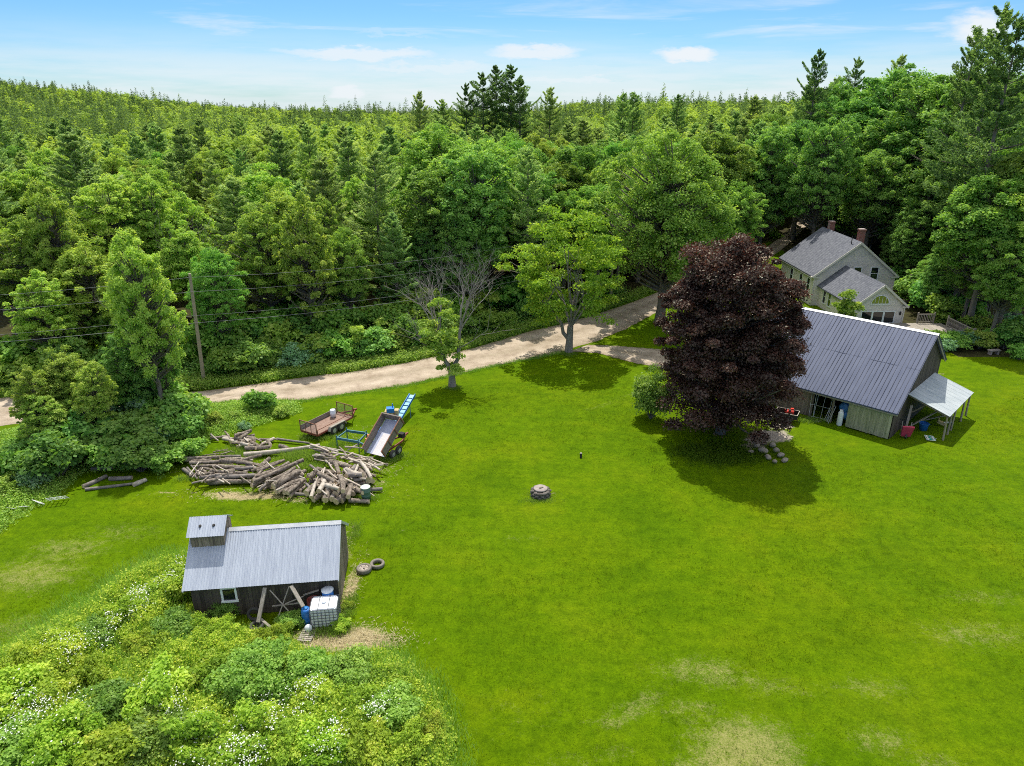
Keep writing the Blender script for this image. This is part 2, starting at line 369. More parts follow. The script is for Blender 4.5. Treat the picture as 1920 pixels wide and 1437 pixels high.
r2 = ramp(ns, [(.3, (.55, .62, .6)), (.5, (1, 1, 1)), (.7, (1.35, 1.25, 1.1))]); ln.new(gn(1.6, 5, .65), r2.inputs[0])
r3 = ramp(ns, [(.28, (.42, .5, .4)), (.52, (1, 1, 1)), (.75, (1.6, 1.5, 1.3))]); ln.new(gn(9, 5, .75), r3.inputs[0])
r4 = ramp(ns, [(.25, (.5, .55, .5)), (.5, (1, 1, 1)), (.75, (1.5, 1.45, 1.3))]); ln.new(gn(34, 3, .8), r4.inputs[0])
c = mixc(.62, r1.outputs[0], r2.outputs[0], 'MULTIPLY'); c = mixc(.62, c, r3.outputs[0], 'MULTIPLY'); c = mixc(.6, c, r4.outputs[0], 'MULTIPLY')
r5 = ramp(ns, [(.35, (.86, .95, .9)), (.5, (1, 1, 1)), (.68, (1.32, 1.06, 1.2))]); ln.new(gn(.09, 4, .6), r5.inputs[0]); c = mixc(.5, c, r5.outputs[0], 'MULTIPLY')
r6 = ramp(ns, [(.36, (.88, .92, .9)), (.5, (1, 1, 1)), (.66, (1.2, 1.12, 1.1))]); ln.new(gn(.55, 5, .7, (.25, 2.2, 1)), r6.inputs[0]); c = mixc(.6, c, r6.outputs[0], 'MULTIPLY')
nb = gn(2.2, 8, .72); nfine = gn(14, 5, .7)
def mask(attr, w, lo, hi, fine=.25):
    at = N(ns, 'Attribute', attribute_name=attr)
    v = mth('ADD', mth('ADD', at.outputs['Fac'], mth('MULTIPLY', mth('SUBTRACT', nb, .5), w)), mth('MULTIPLY', mth('SUBTRACT', nfine, .5), fine))
    mr = N(ns, 'MapRange', interpolation_type='SMOOTHSTEP'); ln.new(v, mr.inputs[0]); mr.inputs[1].default_value = lo; mr.inputs[2].default_value = hi
    return mr.outputs[0]
rw = ramp(ns, [(.3, (.17, .20, .04)), (.7, (.34, .31, .12))]); ln.new(nfine, rw.inputs[0])
c = mixc(mth('MULTIPLY', mask('worn', 1.5, .28, 1.05, 1.3), .9), c, rw.outputs[0])
rd = ramp(ns, [(.28, (.20, .17, .075)), (.5, (.39, .32, .17)), (.75, (.55, .47, .29))]); ln.new(gn(22, 5, .7), rd.inputs[0])
c = mixc(mask('dry', 1.2, .4, .72, .7), c, rd.outputs[0])
rb = ramp(ns, [(.3, (.24, .20, .15)), (.7, (.50, .44, .36))]); ln.new(gn(7, 6, .7), rb.inputs[0])
c = mixc(mask('bare', 1.0, .45, .72, .5), c, rb.outputs[0])
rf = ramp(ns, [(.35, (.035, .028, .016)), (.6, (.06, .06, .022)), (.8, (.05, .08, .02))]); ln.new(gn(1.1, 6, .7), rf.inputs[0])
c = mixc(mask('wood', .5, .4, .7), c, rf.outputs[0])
ln.new(c, b.inputs['Base Color'])
bp = N(ns, 'Bump', Strength=.9, Distance=.05); ln.new(mth('ADD', gn(26, 4, .8), mth('MULTIPLY', nfine, .8)), bp.inputs['Height']); ln.new(bp.outputs[0], b.inputs['Normal'])
ln.new(b.outputs[0], out.inputs[0]); gm.materials.append(m)
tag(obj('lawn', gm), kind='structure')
# ---------------------------------------------------------------- dirt road and drive
M_ROAD, ns, ln = nodes('road_dirt')
out = N(ns, 'OutputMaterial'); b = N(ns, 'BsdfPrincipled', Roughness=.95); b.inputs['Specular IOR Level'].default_value = .1; tc = N(ns, 'TexCoord')
at = N(ns, 'Attribute', attribute_name='across')
ra = ramp(ns, [(.3, (.27, .215, .16)), (.52, (.40, .335, .26)), (.75, (.48, .41, .33))]); ln.new(gn(.7, 6, .65), ra.inputs[0])
rb2 = ramp(ns, [(.28, (.6, .59, .57)), (.52, (1, 1, 1)), (.75, (1.3, 1.28, 1.25))]); ln.new(gn(18, 5, .75), rb2.inputs[0])
wv = ramp(ns, [(0, (.66, .63, .56)), (.10, (.88, .86, .82)), (.25, (1.14, 1.13, 1.12)), (.38, (.95, .93, .9)), (.5, (.74, .72, .66)), (.62, (.95, .93, .9)), (.75, (1.14, 1.13, 1.12)), (.9, (.9, .88, .84)), (1, (.66, .63, .56))]); ln.new(at.outputs['Fac'], wv.inputs[0])
c = mixc(.8, ra.outputs[0], rb2.outputs[0], 'MULTIPLY'); c = mixc(.8, c, wv.outputs[0], 'MULTIPLY')
ln.new(c, b.inputs['Base Color']); bp = N(ns, 'Bump', Strength=.5, Distance=.03); ln.new(gn(26, 4, .7), bp.inputs['Height']); ln.new(bp.outputs[0], b.inputs['Normal']); ln.new(b.outputs[0], out.inputs[0])
def ribbon(name, A_, B_, nlong, nacross, z, wob):
    """strip between two edge polylines (world), with ragged edges"""
    def resample(P, n):
        P = np.array(P); d = np.r_[0, np.cumsum(np.linalg.norm(np.diff(P, axis=0), axis=1))]; t = np.linspace(0, d[-1], n)
        S = np.stack([np.interp(t, d, P[:, k]) for k in range(2)], 1)
        for _ in range(3): S[1:-1] = .25 * S[:-2] + .5 * S[1:-1] + .25 * S[2:]
        return S
    a, c_ = resample(A_, nlong), resample(B_, nlong); rg = np.random.RandomState(5)
    def wobble(n): w = rg.randn(n); w = np.convolve(w, [.25, .5, .25], 'same'); return w * wob
    na = (c_ - a) / np.linalg.norm(c_ - a, axis=1)[:, None]
    a = a + na * wobble(nlong)[:, None]; c_ = c_ + na * wobble(nlong)[:, None]
    V, F_, ac = [], [], []
    for i in range(nlong):
        for j in range(nacross + 1):
            t = j / nacross; p = a[i] * (1 - t) + c_[i] * t
            zz = z + .035 * math.sin(math.pi * t) + float(hill(p[0], p[1])) + (.05 * math.sin(p[0] * .21 + 1) * math.cos(p[1] * .17) if p[1] < 100 else 0)
            V.append((p[0], p[1], zz)); ac.append(t)
    w = nacross + 1
    for i in range(nlong - 1):
        for j in range(nacross): F_.append((i * w + j, i * w + j + 1, (i + 1) * w + j + 1, (i + 1) * w + j))
    me = bpy.data.meshes.new(name); me.from_pydata(V, [], F_); me.materials.append(M_ROAD)
    t = me.attributes.new('across', 'FLOAT', 'POINT'); t.data.foreach_set('value', ac)
    import bmesh
    bm = bmesh.new(); bm.from_mesh(me); bmesh.ops.recalc_face_normals(bm, faces=bm.faces)
    if sum(f.normal.z for f in bm.faces) < 0: bmesh.ops.reverse_faces(bm, faces=bm.faces)
    bm.to_mesh(me); bm.free()
    me.polygons.foreach_set('use_smooth', [True] * len(F_)); return tag(obj(name, me), kind='structure')
ribbon('road', [tuple(G(*p))[:2] for p in ROAD_FAR], [tuple(G(*p))[:2] for p in ROAD_NEAR], 420, 8, .012, .10)
ribbon('driveway', [tuple(G(*p))[:2] for p in ((1104, 647), (1165, 650), (1230, 655), (1330, 672), (1400, 715))],
       [tuple(G(*p))[:2] for p in ((1068, 660), (1120, 662), (1183, 680), (1241, 690), (1330, 735), (1380, 765))], 140, 6, .026, .10)
# ---------------------------------------------------------------- building materials
M_BARNROOF = mat('painted_steel_roof', (.070, .088, .148), (.098, .118, .184), 1.7, .6, .0, stretch=(3, .6, .6), bump=.05, spec=.25)
M_RIB = mat('roof_seam', (.045, .053, .08), (.07, .08, .115), 3, .6, .0)  # darker than the sheet: shadow lines along the ribs put into the colour
M_SILVER = mat('galvanised_steel', (.30, .335, .40), (.415, .455, .52), 1.4, .5, .15, stretch=(5, .5, .5), spec=.4)
M_SHEET = mat('pale_metal_sheet', (.35, .395, .405), (.47, .505, .505), .8, .5, .15, stretch=(1, 1.5, 1))
M_CAP = mat('ridge_cap', (.44, .46, .48), (.60, .61, .62), 2, .4, .3)
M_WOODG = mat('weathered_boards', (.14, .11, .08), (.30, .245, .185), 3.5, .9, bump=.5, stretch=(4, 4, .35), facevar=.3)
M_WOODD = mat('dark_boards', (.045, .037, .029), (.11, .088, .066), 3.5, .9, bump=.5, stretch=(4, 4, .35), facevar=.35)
M_DOORG = mat('mossy_boards', (.24, .25, .14), (.44, .41, .29), 2.2, .9, bump=.5, stretch=(5, 5, .5), facevar=.14)
M_BEAM = mat('grey_timber', (.24, .21, .17), (.40, .36, .30), 4, .9, bump=.4, stretch=(3, 3, .5), facevar=.15)
M_POST = mat('pale_post', (.24, .205, .14), (.35, .305, .215), 4, .85, bump=.3, stretch=(3, 3, .4))
M_DARK = mat('dark_void', (.02, .02, .02), (.035, .033, .03), 3, .9)
M_WHITE = mat('white_paint', (.74, .74, .72), (.82, .82, .80), 3, .5)
M_TRIM = mat('pale_trim', (.62, .57, .48), (.68, .63, .54), 3, .6)
M_BRICK, ns, ln = nodes('chimney_brick')
out = N(ns, 'OutputMaterial'); b = N(ns, 'BsdfPrincipled', Roughness=.85); tc = N(ns, 'TexCoord'); mp = N(ns, 'Mapping'); mp.inputs['Rotation'].default_value = (R(90), 0, 0)
bk = N(ns, 'TexBrick', Scale=5.0); bk.inputs['Color1'].default_value = (.27, .075, .05, 1); bk.inputs['Color2'].default_value = (.20, .05, .035, 1); bk.inputs['Mortar'].default_value = (.35, .30, .27, 1); bk.inputs['Mortar Size'].default_value = .02
ln.new(tc.outputs['Object'], mp.inputs[0]); ln.new(mp.outputs[0], bk.inputs['Vector']); ln.new(bk.outputs[0], b.inputs['Base Color']); ln.new(b.outputs[0], out.inputs[0])
def banded(name, c1, c2, period, rough, depth, slot=.12, tone=None):
    """courses stacked up the height: clapboards or shingle rows"""
    m, ns, ln = nodes(name); out = N(ns, 'OutputMaterial'); b = N(ns, 'BsdfPrincipled', Roughness=rough); b.inputs['Specular IOR Level'].default_value = .3
    tc = N(ns, 'TexCoord'); sp = N(ns, 'SeparateXYZ'); ln.new(tc.outputs['Object'], sp.inputs[0])
    d = N(ns, 'Math', operation='DIVIDE'); ln.new(sp.outputs[2], d.inputs[0]); d.inputs[1].default_value = period
    fr = N(ns, 'Math', operation='FRACT'); ln.new(d.outputs[0], fr.inputs[0])
    fl = N(ns, 'Math', operation='FLOOR'); ln.new(d.outputs[0], fl.inputs[0])
    cb = N(ns, 'CombineXYZ'); ln.new(sp.outputs[0], cb.inputs[0]); ln.new(sp.outputs[1], cb.inputs[1])
    ml = N(ns, 'Math', operation='MULTIPLY'); ln.new(fl.outputs[0], ml.inputs[0]); ml.inputs[1].default_value = 7.7; ln.new(ml.outputs[0], cb.inputs[2])
    nz = N(ns, 'TexNoise', Scale=2.6, Detail=4); ln.new(cb.outputs[0], nz.inputs['Vector'])
    rp = ramp(ns, [(.35, c1), (.65, c2)]); ln.new(nz.outputs[0], rp.inputs[0])
    sl = ramp(ns, [(0, (.55, .55, .55)), (slot, (1, 1, 1))]); ln.new(fr.outputs[0], sl.inputs[0])
    mx = N(ns, 'MixRGB', blend_type='MULTIPLY'); mx.inputs[0].default_value = 1; ln.new(rp.outputs[0], mx.inputs[1]); ln.new(sl.outputs[0], mx.inputs[2])
    ln.new(mx.outputs[0], b.inputs['Base Color'])
    bp = N(ns, 'Bump', Strength=.6, Distance=depth); bp.invert = True; ln.new(fr.outputs[0], bp.inputs['Height']); ln.new(bp.outputs[0], b.inputs['Normal']); ln.new(b.outputs[0], out.inputs[0]); return m
M_SIDING = banded('clapboard', (.68, .61, .54), (.74, .67, .60), .125, .6, .015)
M_SHINGLE = banded('asphalt_shingle', (.092, .098, .118), (.155, .162, .183), .11, .9, .02, .2)
def glassmat(name, c, rough=.06):
    m, ns, ln = nodes(name); out = N(ns, 'OutputMaterial'); b = N(ns, 'BsdfPrincipled', Roughness=rough); b.inputs['Base Color'].default_value = (*c, 1); b.inputs['Specular IOR Level'].default_value = .8
    ln.new(b.outputs[0], out.inputs[0]); return m
M_GLASS = glassmat('window_glass', (.012, .015, .018))
M_CURTAIN = mat('yellow_green_pane', (.20, .24, .03), (.34, .36, .06), 6, .15, stretch=(3, 1, .3), spec=.8)

def board_wall(mb, a, b_, z0, ztop, w=.2, t=.03, mi=0, rng=random):
    """upright boards from a to b (xy), ztop = function of the fraction along"""
    a, b_ = Vector((*a, 0)), Vector((*b_, 0)); L = (b_ - a).length; d = (b_ - a) / L; nrm = Vector((d.y, -d.x, 0)); n = max(1, int(L / w))
    for i in range(n):
        f0, f1 = (i + .02) / n, (i + .98) / n; o = rng.uniform(0, .018); p, q = a + d * (L * f0) + nrm * o, a + d * (L * f1) + nrm * o
        zt0, zt1 = ztop(f0), ztop(f1); zb = z0 + rng.uniform(0, .05)
        V = [(p.x, p.y, zb), (q.x, q.y, zb), (q.x, q.y, zt1), (p.x, p.y, zt0)]; V += [(x - nrm.x * t, y - nrm.y * t, z) for x, y, z in V]
        mb.add(V, [(0, 1, 2, 3), (7, 6, 5, 4), (0, 4, 5, 1), (1, 5, 6, 2), (2, 6, 7, 3), (3, 7, 4, 0)], mi)
def slab(mb, x0, x1, y0, z0, y1, z1, t, mi=0):
    """sloping sheet: from (y0,z0) up to (y1,z1), x0..x1, t thick (downwards)"""
    mb.add([(x0, y0, z0), (x1, y0, z0), (x1, y1, z1), (x0, y1, z1), (x0, y0, z0 - t), (x1, y0, z0 - t), (x1, y1, z1 - t), (x0, y1, z1 - t)],
           [(0, 1, 2, 3), (7, 6, 5, 4), (0, 4, 5, 1), (1, 5, 6, 2), (2, 6, 7, 3), (3, 7, 4, 0)], mi)
# ---------------------------------------------------------------- barn
BR = R(-44.5)
barn = thing('barn', 'low weathered wooden barn under a long grey ribbed steel roof beside the copper-leaved maple', 'barn', (26.2, 44.4, 0), BR)
BL, RY, RZ, E0, EZ, BK, BZ = 12.0, 5.72, 6.48, -.32, 2.14, 9.95, 3.44
mb = MB(); rr = random.Random(4)
npan = 44
def dent(x, y): return .012 * math.sin(x * 2.1 + y) + .010 * math.sin(x * 5.3 - y * 2.2)
nx_, ny_ = 60, 10
for side in (0, 1):
    ya, za, yb, zb = (E0, EZ, RY, RZ) if side == 0 else (BK, BZ, RY, RZ)
    V = []
    for i in range(nx_ + 1):
        for j in range(ny_ + 1):
            x = -BL - .3 + (BL + .62) * i / nx_; t = j / ny_; y = ya + (yb - ya) * t; z = za + (zb - za) * t
            V.append((x, y, z + (dent(x, y) if 0 < i < nx_ and 0 < j < ny_ else 0)))
    w = ny_ + 1
    mb.add(V, [(i * w + j, i * w + j + 1, (i + 1) * w + j + 1, (i + 1) * w + j) for i in range(nx_) for j in range(ny_)], 0, True)
    slab(mb, -BL - .3, .32, ya, za - .03, yb, zb - .03, .05, 0)
mb.build('roof', [M_BARNROOF], barn)
ribs = MB(); x = -BL - .25; k = 0
while x < .3:
    off = .018
    for ya, za, yb, zb in ((E0, EZ, RY, RZ), (BK, BZ, RY, RZ)):
        ribs.bar((x, ya, za + off), (x, yb, zb + off), .024, .036, 0, up=(0, 0, 1))
    x += .27 if k % 4 else .30; k += 1
rf = [o for o in barn.children if o.name.startswith('roof')][0]
ribs.build('seam', M_RIB, rf)
lap = MB(); ym = E0 + (RY - E0) * .53; zm = EZ + (RZ - EZ) * .53
lap.bar((-BL - .3, ym, zm + .006), (.3, ym, zm + .006), .02, .008); lap.build('lap_joint', M_BARNROOF, rf)
cap = MB(); cap.bar((-BL - .32, RY - .10, RZ - .045), (.34, RY - .10, RZ - .045), .20, .02, up=(0, -.72, 1)); cap.bar((-BL - .32, RY + .10, RZ - .045), (.34, RY + .10, RZ - .045), .20, .02, up=(0, .72, 1)); cap.build('ridge_cap', M_CAP, rf)
fas = MB(); fas.bar((-BL - .28, E0 + .06, EZ - .15), (.3, E0 + .06, EZ - .15), .05, .10); fas.bar((.24, E0 + .05, EZ - .13), (.24, RY, RZ - .15), .04, .15); fas.bar((.24, BK - .05, BZ - .13), (.24, RY, RZ - .15), .04, .15); fas.build('fascia', M_BEAM, barn)
ztop_front = EZ - .02
wl_ = MB()
board_wall(wl_, (-BL, 0), (-5.6, 0), 0, lambda f: ztop_front, .22, rng=rr)
wl_.bar((-5.55, 0, 0), (-5.55, 0, 2.1), .14); wl_.bar((-4.05, .05, 0), (-4.05, .05, 2.1), .12); wl_.bar((-5.6, .05, 2.02), (0, .05, 2.02), .1, .14)
wl_.build('front_wall', M_WOODG, barn)
g = MB()
def gz(y): return (EZ + (RZ - EZ) * (y - E0) / (RY - E0) if y < RY else BZ + (RZ - BZ) * (BK - y) / (BK - RY)) - .09
board_wall(g, (0, .02), (0, 9.6), 0, lambda f: gz(.02 + 9.58 * f), .2, rng=rr)
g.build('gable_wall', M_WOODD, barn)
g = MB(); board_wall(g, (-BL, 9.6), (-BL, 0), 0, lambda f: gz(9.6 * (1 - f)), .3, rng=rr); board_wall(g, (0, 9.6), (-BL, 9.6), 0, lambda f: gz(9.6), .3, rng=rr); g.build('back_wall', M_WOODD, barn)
g = MB(); board_wall(g, (-2.95, -.13), (-.02, -.13), .06, lambda f: 2.02, .19, rng=rr); g.box((-1.5, -.09, .5), (2.8, .03, .12)); g.box((-1.5, -.09, 1.6), (2.8, .03, .12))
tag(g.build('sliding_door', M_DOORG, barn), 'green-stained plank sliding door')
lt = MB()
V = [(.04, 2.4, 2.72), (2.82, 2.4, 1.87), (2.82, 8.45, 1.87), (.04, 8.45, 2.72)]
lt.add(V + [(a_, b2, c_ - .035) for a_, b2, c_ in V], [(0, 1, 2, 3), (7, 6, 5, 4), (0, 4, 5, 1), (1, 5, 6, 2), (2, 6, 7, 3), (3, 7, 4, 0)])
for q in np.arange(2.75, 8.4, .62): lt.bar((.05, q, 2.724), (2.81, q, 1.874), .012, .012)
lr = lt.build('lean_to_roof', M_SHEET, barn)
r_ = MB(); r_.bar((2.68, 2.42, 1.80), (2.68, 8.43, 1.80), .1, .12); r_.bar((.1, 2.46, 2.63), (2.78, 2.46, 1.78), .05, .12); r_.bar((.1, 8.38, 2.63), (2.78, 8.38, 1.78), .05, .12)
for q in (3.9, 5.4, 6.9): r_.bar((.1, q, 2.62), (2.78, q, 1.78), .05, .1)
r_.build('rafter_frame', M_WOODG, lr)
for q, lean in ((2.5, .05), (3.7, .0), (4.7, -.04), (6.9, .03), (8.3, .02)):
    p_ = MB(); p_.cyl((2.68 + lean, q, 0), (2.66, q, 1.76), .075, .06, 8); p_.build('post', M_POST, barn)
br_ = MB(); br_.bar((.08, 3.2, .9), (1.3, 3.2, 2.2), .07, .1); br_.build('brace', M_WOODG, barn)

# ---------------------------------------------------------------- farmhouse
hs_ = thing('farmhouse', 'beige clapboard farmhouse with grey shingle roofs and two brick chimneys behind the barn', 'house', (38.7, 79.0, 0), R(1))
HW, HL, HE, HR = 4.55, 9.6, 3.75, 7.32
w_ = MB(); w_.prism([(-HW, 0), (HW, 0), (HW, HE - .02), (0, HR - .12), (-HW, HE - .02)], 'y', 0, HL); w_.build('wall', M_SIDING, hs_)
sl_ = (HR - HE) / HW
rf_ = MB()
for s in (-1, 1):
    xe = s * (HW + .35); ze = HE - .35 * sl_
    V = [(0, -.35, HR), (0, HL + .35, HR), (xe, HL + .35, ze), (xe, -.35, ze)]
    rf_.add(V + [(a_, b2, c_ - .14) for a_, b2, c_ in V], [(0, 1, 2, 3), (7, 6, 5, 4), (0, 4, 5, 1), (1, 5, 6, 2), (2, 6, 7, 3), (3, 7, 4, 0)])
roof = rf_.build('roof', M_SHINGLE, hs_)
tr = MB()
for s in (-1, 1):
    tr.bar((s * (HW + .33), -.37, HE - .33 * sl_ - .14), (0, -.37, HR - .14), .05, .22); tr.bar((s * (HW + .02), -.05, 0.3), (s * (HW + .02), -.05, HE - .35), .2, .12)
    tr.box((s * (HW + .0), -.12, HE - .42), (.9, .3, .2)); tr.bar((s * (HW + .32), -.3, HE - .42), (s * (HW + .32), HL + .3, HE - .42), .06, .16)
tr.build('trim', M_TRIM, hs_)
for cx, cyy, zt, w0 in ((.75, 1.6, 8.45, .62), (.35, 8.4, 8.25, .6)):
    c_ = MB(); c_.box((cx, cyy, (zt + 6.4) / 2), (w0, w0, zt - 6.4)); c_.box((cx, cyy, zt - .12), (w0 + .1, w0 + .1, .14)); c_.build('chimney', M_BRICK, roof)
v_ = MB(); v_.cyl((-.55, .9, 6.8), (-.55, .9, 7.75), .05, n=8); v_.build('vent_pipe', M_DARK, roof)
def window(parent, cx, y, cz, w, h, name='window', bars=1, face='y', s=-1):
    f = MB(); t = .09
    def bx(mb, a, b2, sa, sb, d, o):
        if face == 'y': mb.box((a, y + s * o, b2), (sa, d, sb))
        else: mb.box((y + s * o, a, b2), (d, sa, sb))
    bx(f, cx, cz + h / 2 + t / 2, w + 2 * t, t, .08, .02); bx(f, cx, cz - h / 2 - t / 2, w + 2 * t + .06, t, .12, .03)
    bx(f, cx - w / 2 - t / 2, cz, t, h, .08, .02); bx(f, cx + w / 2 + t / 2, cz, t, h, .08, .02)
    for i in range(bars): bx(f, cx, cz - h / 2 + h * (i + 1) / (bars + 1), w, .05, .05, .015)
    fo = f.build(name, M_WHITE, parent)
    p = MB(); bx(p, cx, cz, w, h, .03, .004); p.build('pane', M_GLASS, fo); return fo
window(hs_, 2.2, 0, 3.72, .78, 1.35); window(hs_, .25, 0, 3.72, .78, 1.35)
for yy in (1.2, 3.4, 6.2): window(hs_, yy, -HW, 2.2, .7, 1.4, face='x')
# the ell in front, gable end to the camera
EX0, EX1, EY, EE, ER = -3.75, 1.35, -8.6, 2.62, 4.66
ec = (EX0 + EX1) / 2; eh = (EX1 - EX0) / 2; es = (ER - EE) / eh
w_ = MB(); w_.prism([(EX0, 0), (EX1, 0), (EX1, EE - .02), (ec, ER - .1), (EX0, EE - .02)], 'y', EY, -.02); w_.build('ell_wall', M_SIDING, hs_)
rf_ = MB()
for s in (-1, 1):
    xe = ec + s * (eh + .32); ze = EE - .32 * es
    V = [(ec, EY - .32, ER), (ec, -.01, ER), (xe, -.01, ze), (xe, EY - .32, ze)]
    rf_.add(V + [(a_, b2, c_ - .13) for a_, b2, c_ in V], [(0, 1, 2, 3), (7, 6, 5, 4), (0, 4, 5, 1), (1, 5, 6, 2), (2, 6, 7, 3), (3, 7, 4, 0)])
rf_.build('ell_roof', M_SHINGLE, hs_)
tr = MB()
for s in (-1, 1):
    tr.bar((ec + s * (eh + .3), EY - .34, EE - .3 * es - .13), (ec, EY - .34, ER - .13), .05, .2)
    tr.bar((ec + s * (eh + .01), EY - .04, 0.2), (ec + s * (eh + .01), EY - .04, EE - .3), .16, .1); tr.box((ec + s * (eh + .02), EY - .1, EE - .36), (.6, .26, .16))
tr.build('ell_trim', M_TRIM, hs_)
a_ = MB(); ar = .92; az0 = 2.58; axc = ec - .05
pts = [(axc + ar * math.cos(t), az0 + ar * .95 * math.sin(t)) for t in np.linspace(0, math.pi, 17)]
a_.tube([(p[0], EY - .03, p[1]) for p in pts], .05, 6); a_.box((axc, EY - .03, az0 - .03), (2 * ar + .16, .1, .09))
for q in (-.55, -.18, .18, .55): a_.box((axc + q, EY - .035, az0 + .38), (.03, .03, .76 if abs(q) < .3 else .6))
ao = a_.build('arched_window', M_WHITE, hs_)
p_ = MB(); p_.prism(pts, 'y', EY - .012, EY + .01); p_.build('pane', M_CURTAIN, ao)
for i in range(3): window(hs_, axc - 1.18 + 1.18 * i, EY, 1.15, 1.0, 1.15, 'glazed_door', 0)
l_ = MB(); l_.box((EX1 - .35, EY - .1, 1.55), (.13, .16, .26)); l_.cyl((EX1 - .35, EY - .1, 1.68), (EX1 - .35, EY - .1, 1.78), .1, .02, 8); l_.build('wall_lamp', M_DARK, hs_)
for yy in (-1.6, -2.9): window(hs_, yy, EX0, 1.5, .6, 1.5, face='x')
# deck
dk = thing('deck', 'grey timber deck with slatted railings at the farmhouse gable', 'deck', (40.0, 70.2, 0), R(1))
d_ = MB()
for i in range(40): d_.box((-1.8 + i * .15, -2.9, .58), (.14, 5.6, .04))
for x0 in (-1.7, 1, 3.9): d_.bar((x0, -5.6, .48), (x0, -.1, .48), .08, .16)
d_.bar((-1.85, -5.68, .47), (4.15, -5.68, .47), .06, .22); d_.bar((4.12, -5.68, .47), (4.12, -.1, .47), .06, .22)
for x0 in (-1.7, 1.1, 3.95):
    for y0 in (-5.5, -.3): d_.bar((x0, y0, 0), (x0, y0, .5), .12)
d_.build('platform', M_BEAM, dk)
def rail(a, b2, zz=.6, h=.95):
    m_ = MB(); a, b2 = Vector((*a, zz)), Vector((*b2, zz)); n = int((b2 - a).length / .16)
    m_.bar(a + Vector((0, 0, h)), b2 + Vector((0, 0, h)), .12, .05); m_.bar(a + Vector((0, 0, .12)), b2 + Vector((0, 0, .12)), .05, .06)
    for i in range(n + 1):
        p = a.lerp(b2, i / max(1, n)); m_.box(p + Vector((0, 0, .52)), (.045, .045, .84))
    m_.build('railing', M_BEAM, dk)
    for p in (a, b2):
        q = MB(); q.bar(p - Vector((0, 0, .1)), p + Vector((0, 0, 1.15)), .11); q.build('rail_post', M_BEAM, dk)
rail((1.6, -.15), (3.3, -.15)); rail((4.05, -1.3), (4.05, -5.6)); rail((1.7, -5.6), (3.95, -5.6))

# ---------------------------------------------------------------- sugar shack
SR = R(6.8)
sh = thing('shed', 'small board shed with silver corrugated roof and a vent cupola among brambles', 'shed', (-8.0, 26.85, 0), SR)
SX0, SX1, SEZ, SRZ, SY0, SYR, SY1 = -6.72, .12, 1.76, 3.42, -.3, 2.02, 4.34
def corrug(mb, x0, x1, y0, z0, y1, z1, per=.115, amp=.014, nseg=6, mi=0, t=.012):
    n = int((x1 - x0) / per * nseg); V = []; L = math.hypot(y1 - y0, z1 - z0); ny = (-(z1 - z0) / L, (y1 - y0) / L)
    if ny[1] < 0: ny = (-ny[0], -ny[1])
    for s in (0, -t):
        for i in range(n + 1):
            x = x0 + (x1 - x0) * i / n; h = amp * math.sin(2 * math.pi * (x - x0) / per) + s
            V += [(x, y0 + ny[0] * h, z0 + ny[1] * h), (x, y1 + ny[0] * h, z1 + ny[1] * h)]
    m0 = 2 * (n + 1)
    mb.add(V, [(2 * i, 2 * i + 1, 2 * i + 3, 2 * i + 2) for i in range(n)] + [(m0 + 2 * i, m0 + 2 * i + 2, m0 + 2 * i + 3, m0 + 2 * i + 1) for i in range(n)], mi, True)
q = MB(); corrug(q, SX0, SX1, SY0, SEZ, SYR, SRZ); corrug(q, SX0, SX1, SY1, SEZ, SYR, SRZ); srf = q.build('roof', M_SILVER, sh)
q = MB(); q.bar((-5.0, SYR - .09, SRZ - .04), (SX1 + .02, SYR - .09, SRZ - .04), .2, .012, up=(0, -.71, 1)); q.bar((-5.0, SYR + .09, SRZ - .04), (SX1 + .02, SYR + .09, SRZ - .04), .2, .012, up=(0, .71, 1)); q.build('ridge_cap', M_CAP, srf)
for xx in (SX1 - .02, SX0 + .04):
    for ya in (SY0, SY1): q = MB(); q.bar((xx, ya, SEZ - .07), (xx, SYR, SRZ - .07), .04, .12); q.build('rake_board', M_SHEET, sh)
rr = random.Random(9); sgz = lambda y: SEZ + (SRZ - SEZ) * (1 - abs(y - SYR) / (SYR - SY0)) - .06
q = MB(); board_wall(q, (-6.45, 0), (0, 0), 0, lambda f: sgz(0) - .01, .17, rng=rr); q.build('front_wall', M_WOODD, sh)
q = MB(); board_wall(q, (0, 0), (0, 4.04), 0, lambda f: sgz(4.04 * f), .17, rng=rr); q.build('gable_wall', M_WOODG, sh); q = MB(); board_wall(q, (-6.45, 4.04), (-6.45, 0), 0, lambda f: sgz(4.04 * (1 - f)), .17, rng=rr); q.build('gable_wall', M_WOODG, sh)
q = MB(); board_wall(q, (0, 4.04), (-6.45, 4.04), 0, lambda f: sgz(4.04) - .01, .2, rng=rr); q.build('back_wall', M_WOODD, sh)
window(sh, -4.83, 0, 1.2, .52, .62, 'window', 0)
CX0, CX1, CY0, CY1, CZ, CR = -6.55, -5.1, 1.34, 2.70, 3.62, 4.12
cp = MB()
for (a, b2) in (((CX0, CY0), (CX1, CY0)), ((CX1, CY1), (CX0, CY1))): board_wall(cp, a, b2, 2.75, lambda f: CZ - .02, .16, rng=rr)
cg = lambda y: CZ + (CR - CZ) * (1 - abs(y - SYR) / (SYR - CY0)) - .03
board_wall(cp, (CX1, CY0), (CX1, CY1), 2.75, lambda f: cg(CY0 + (CY1 - CY0) * f), .16, rng=rr); board_wall(cp, (CX0, CY1), (CX0, CY0), 2.75, lambda f: cg(CY1 - (CY1 - CY0) * f), .16, rng=rr)
cpo = cp.build('cupola', M_WOODG, sh)
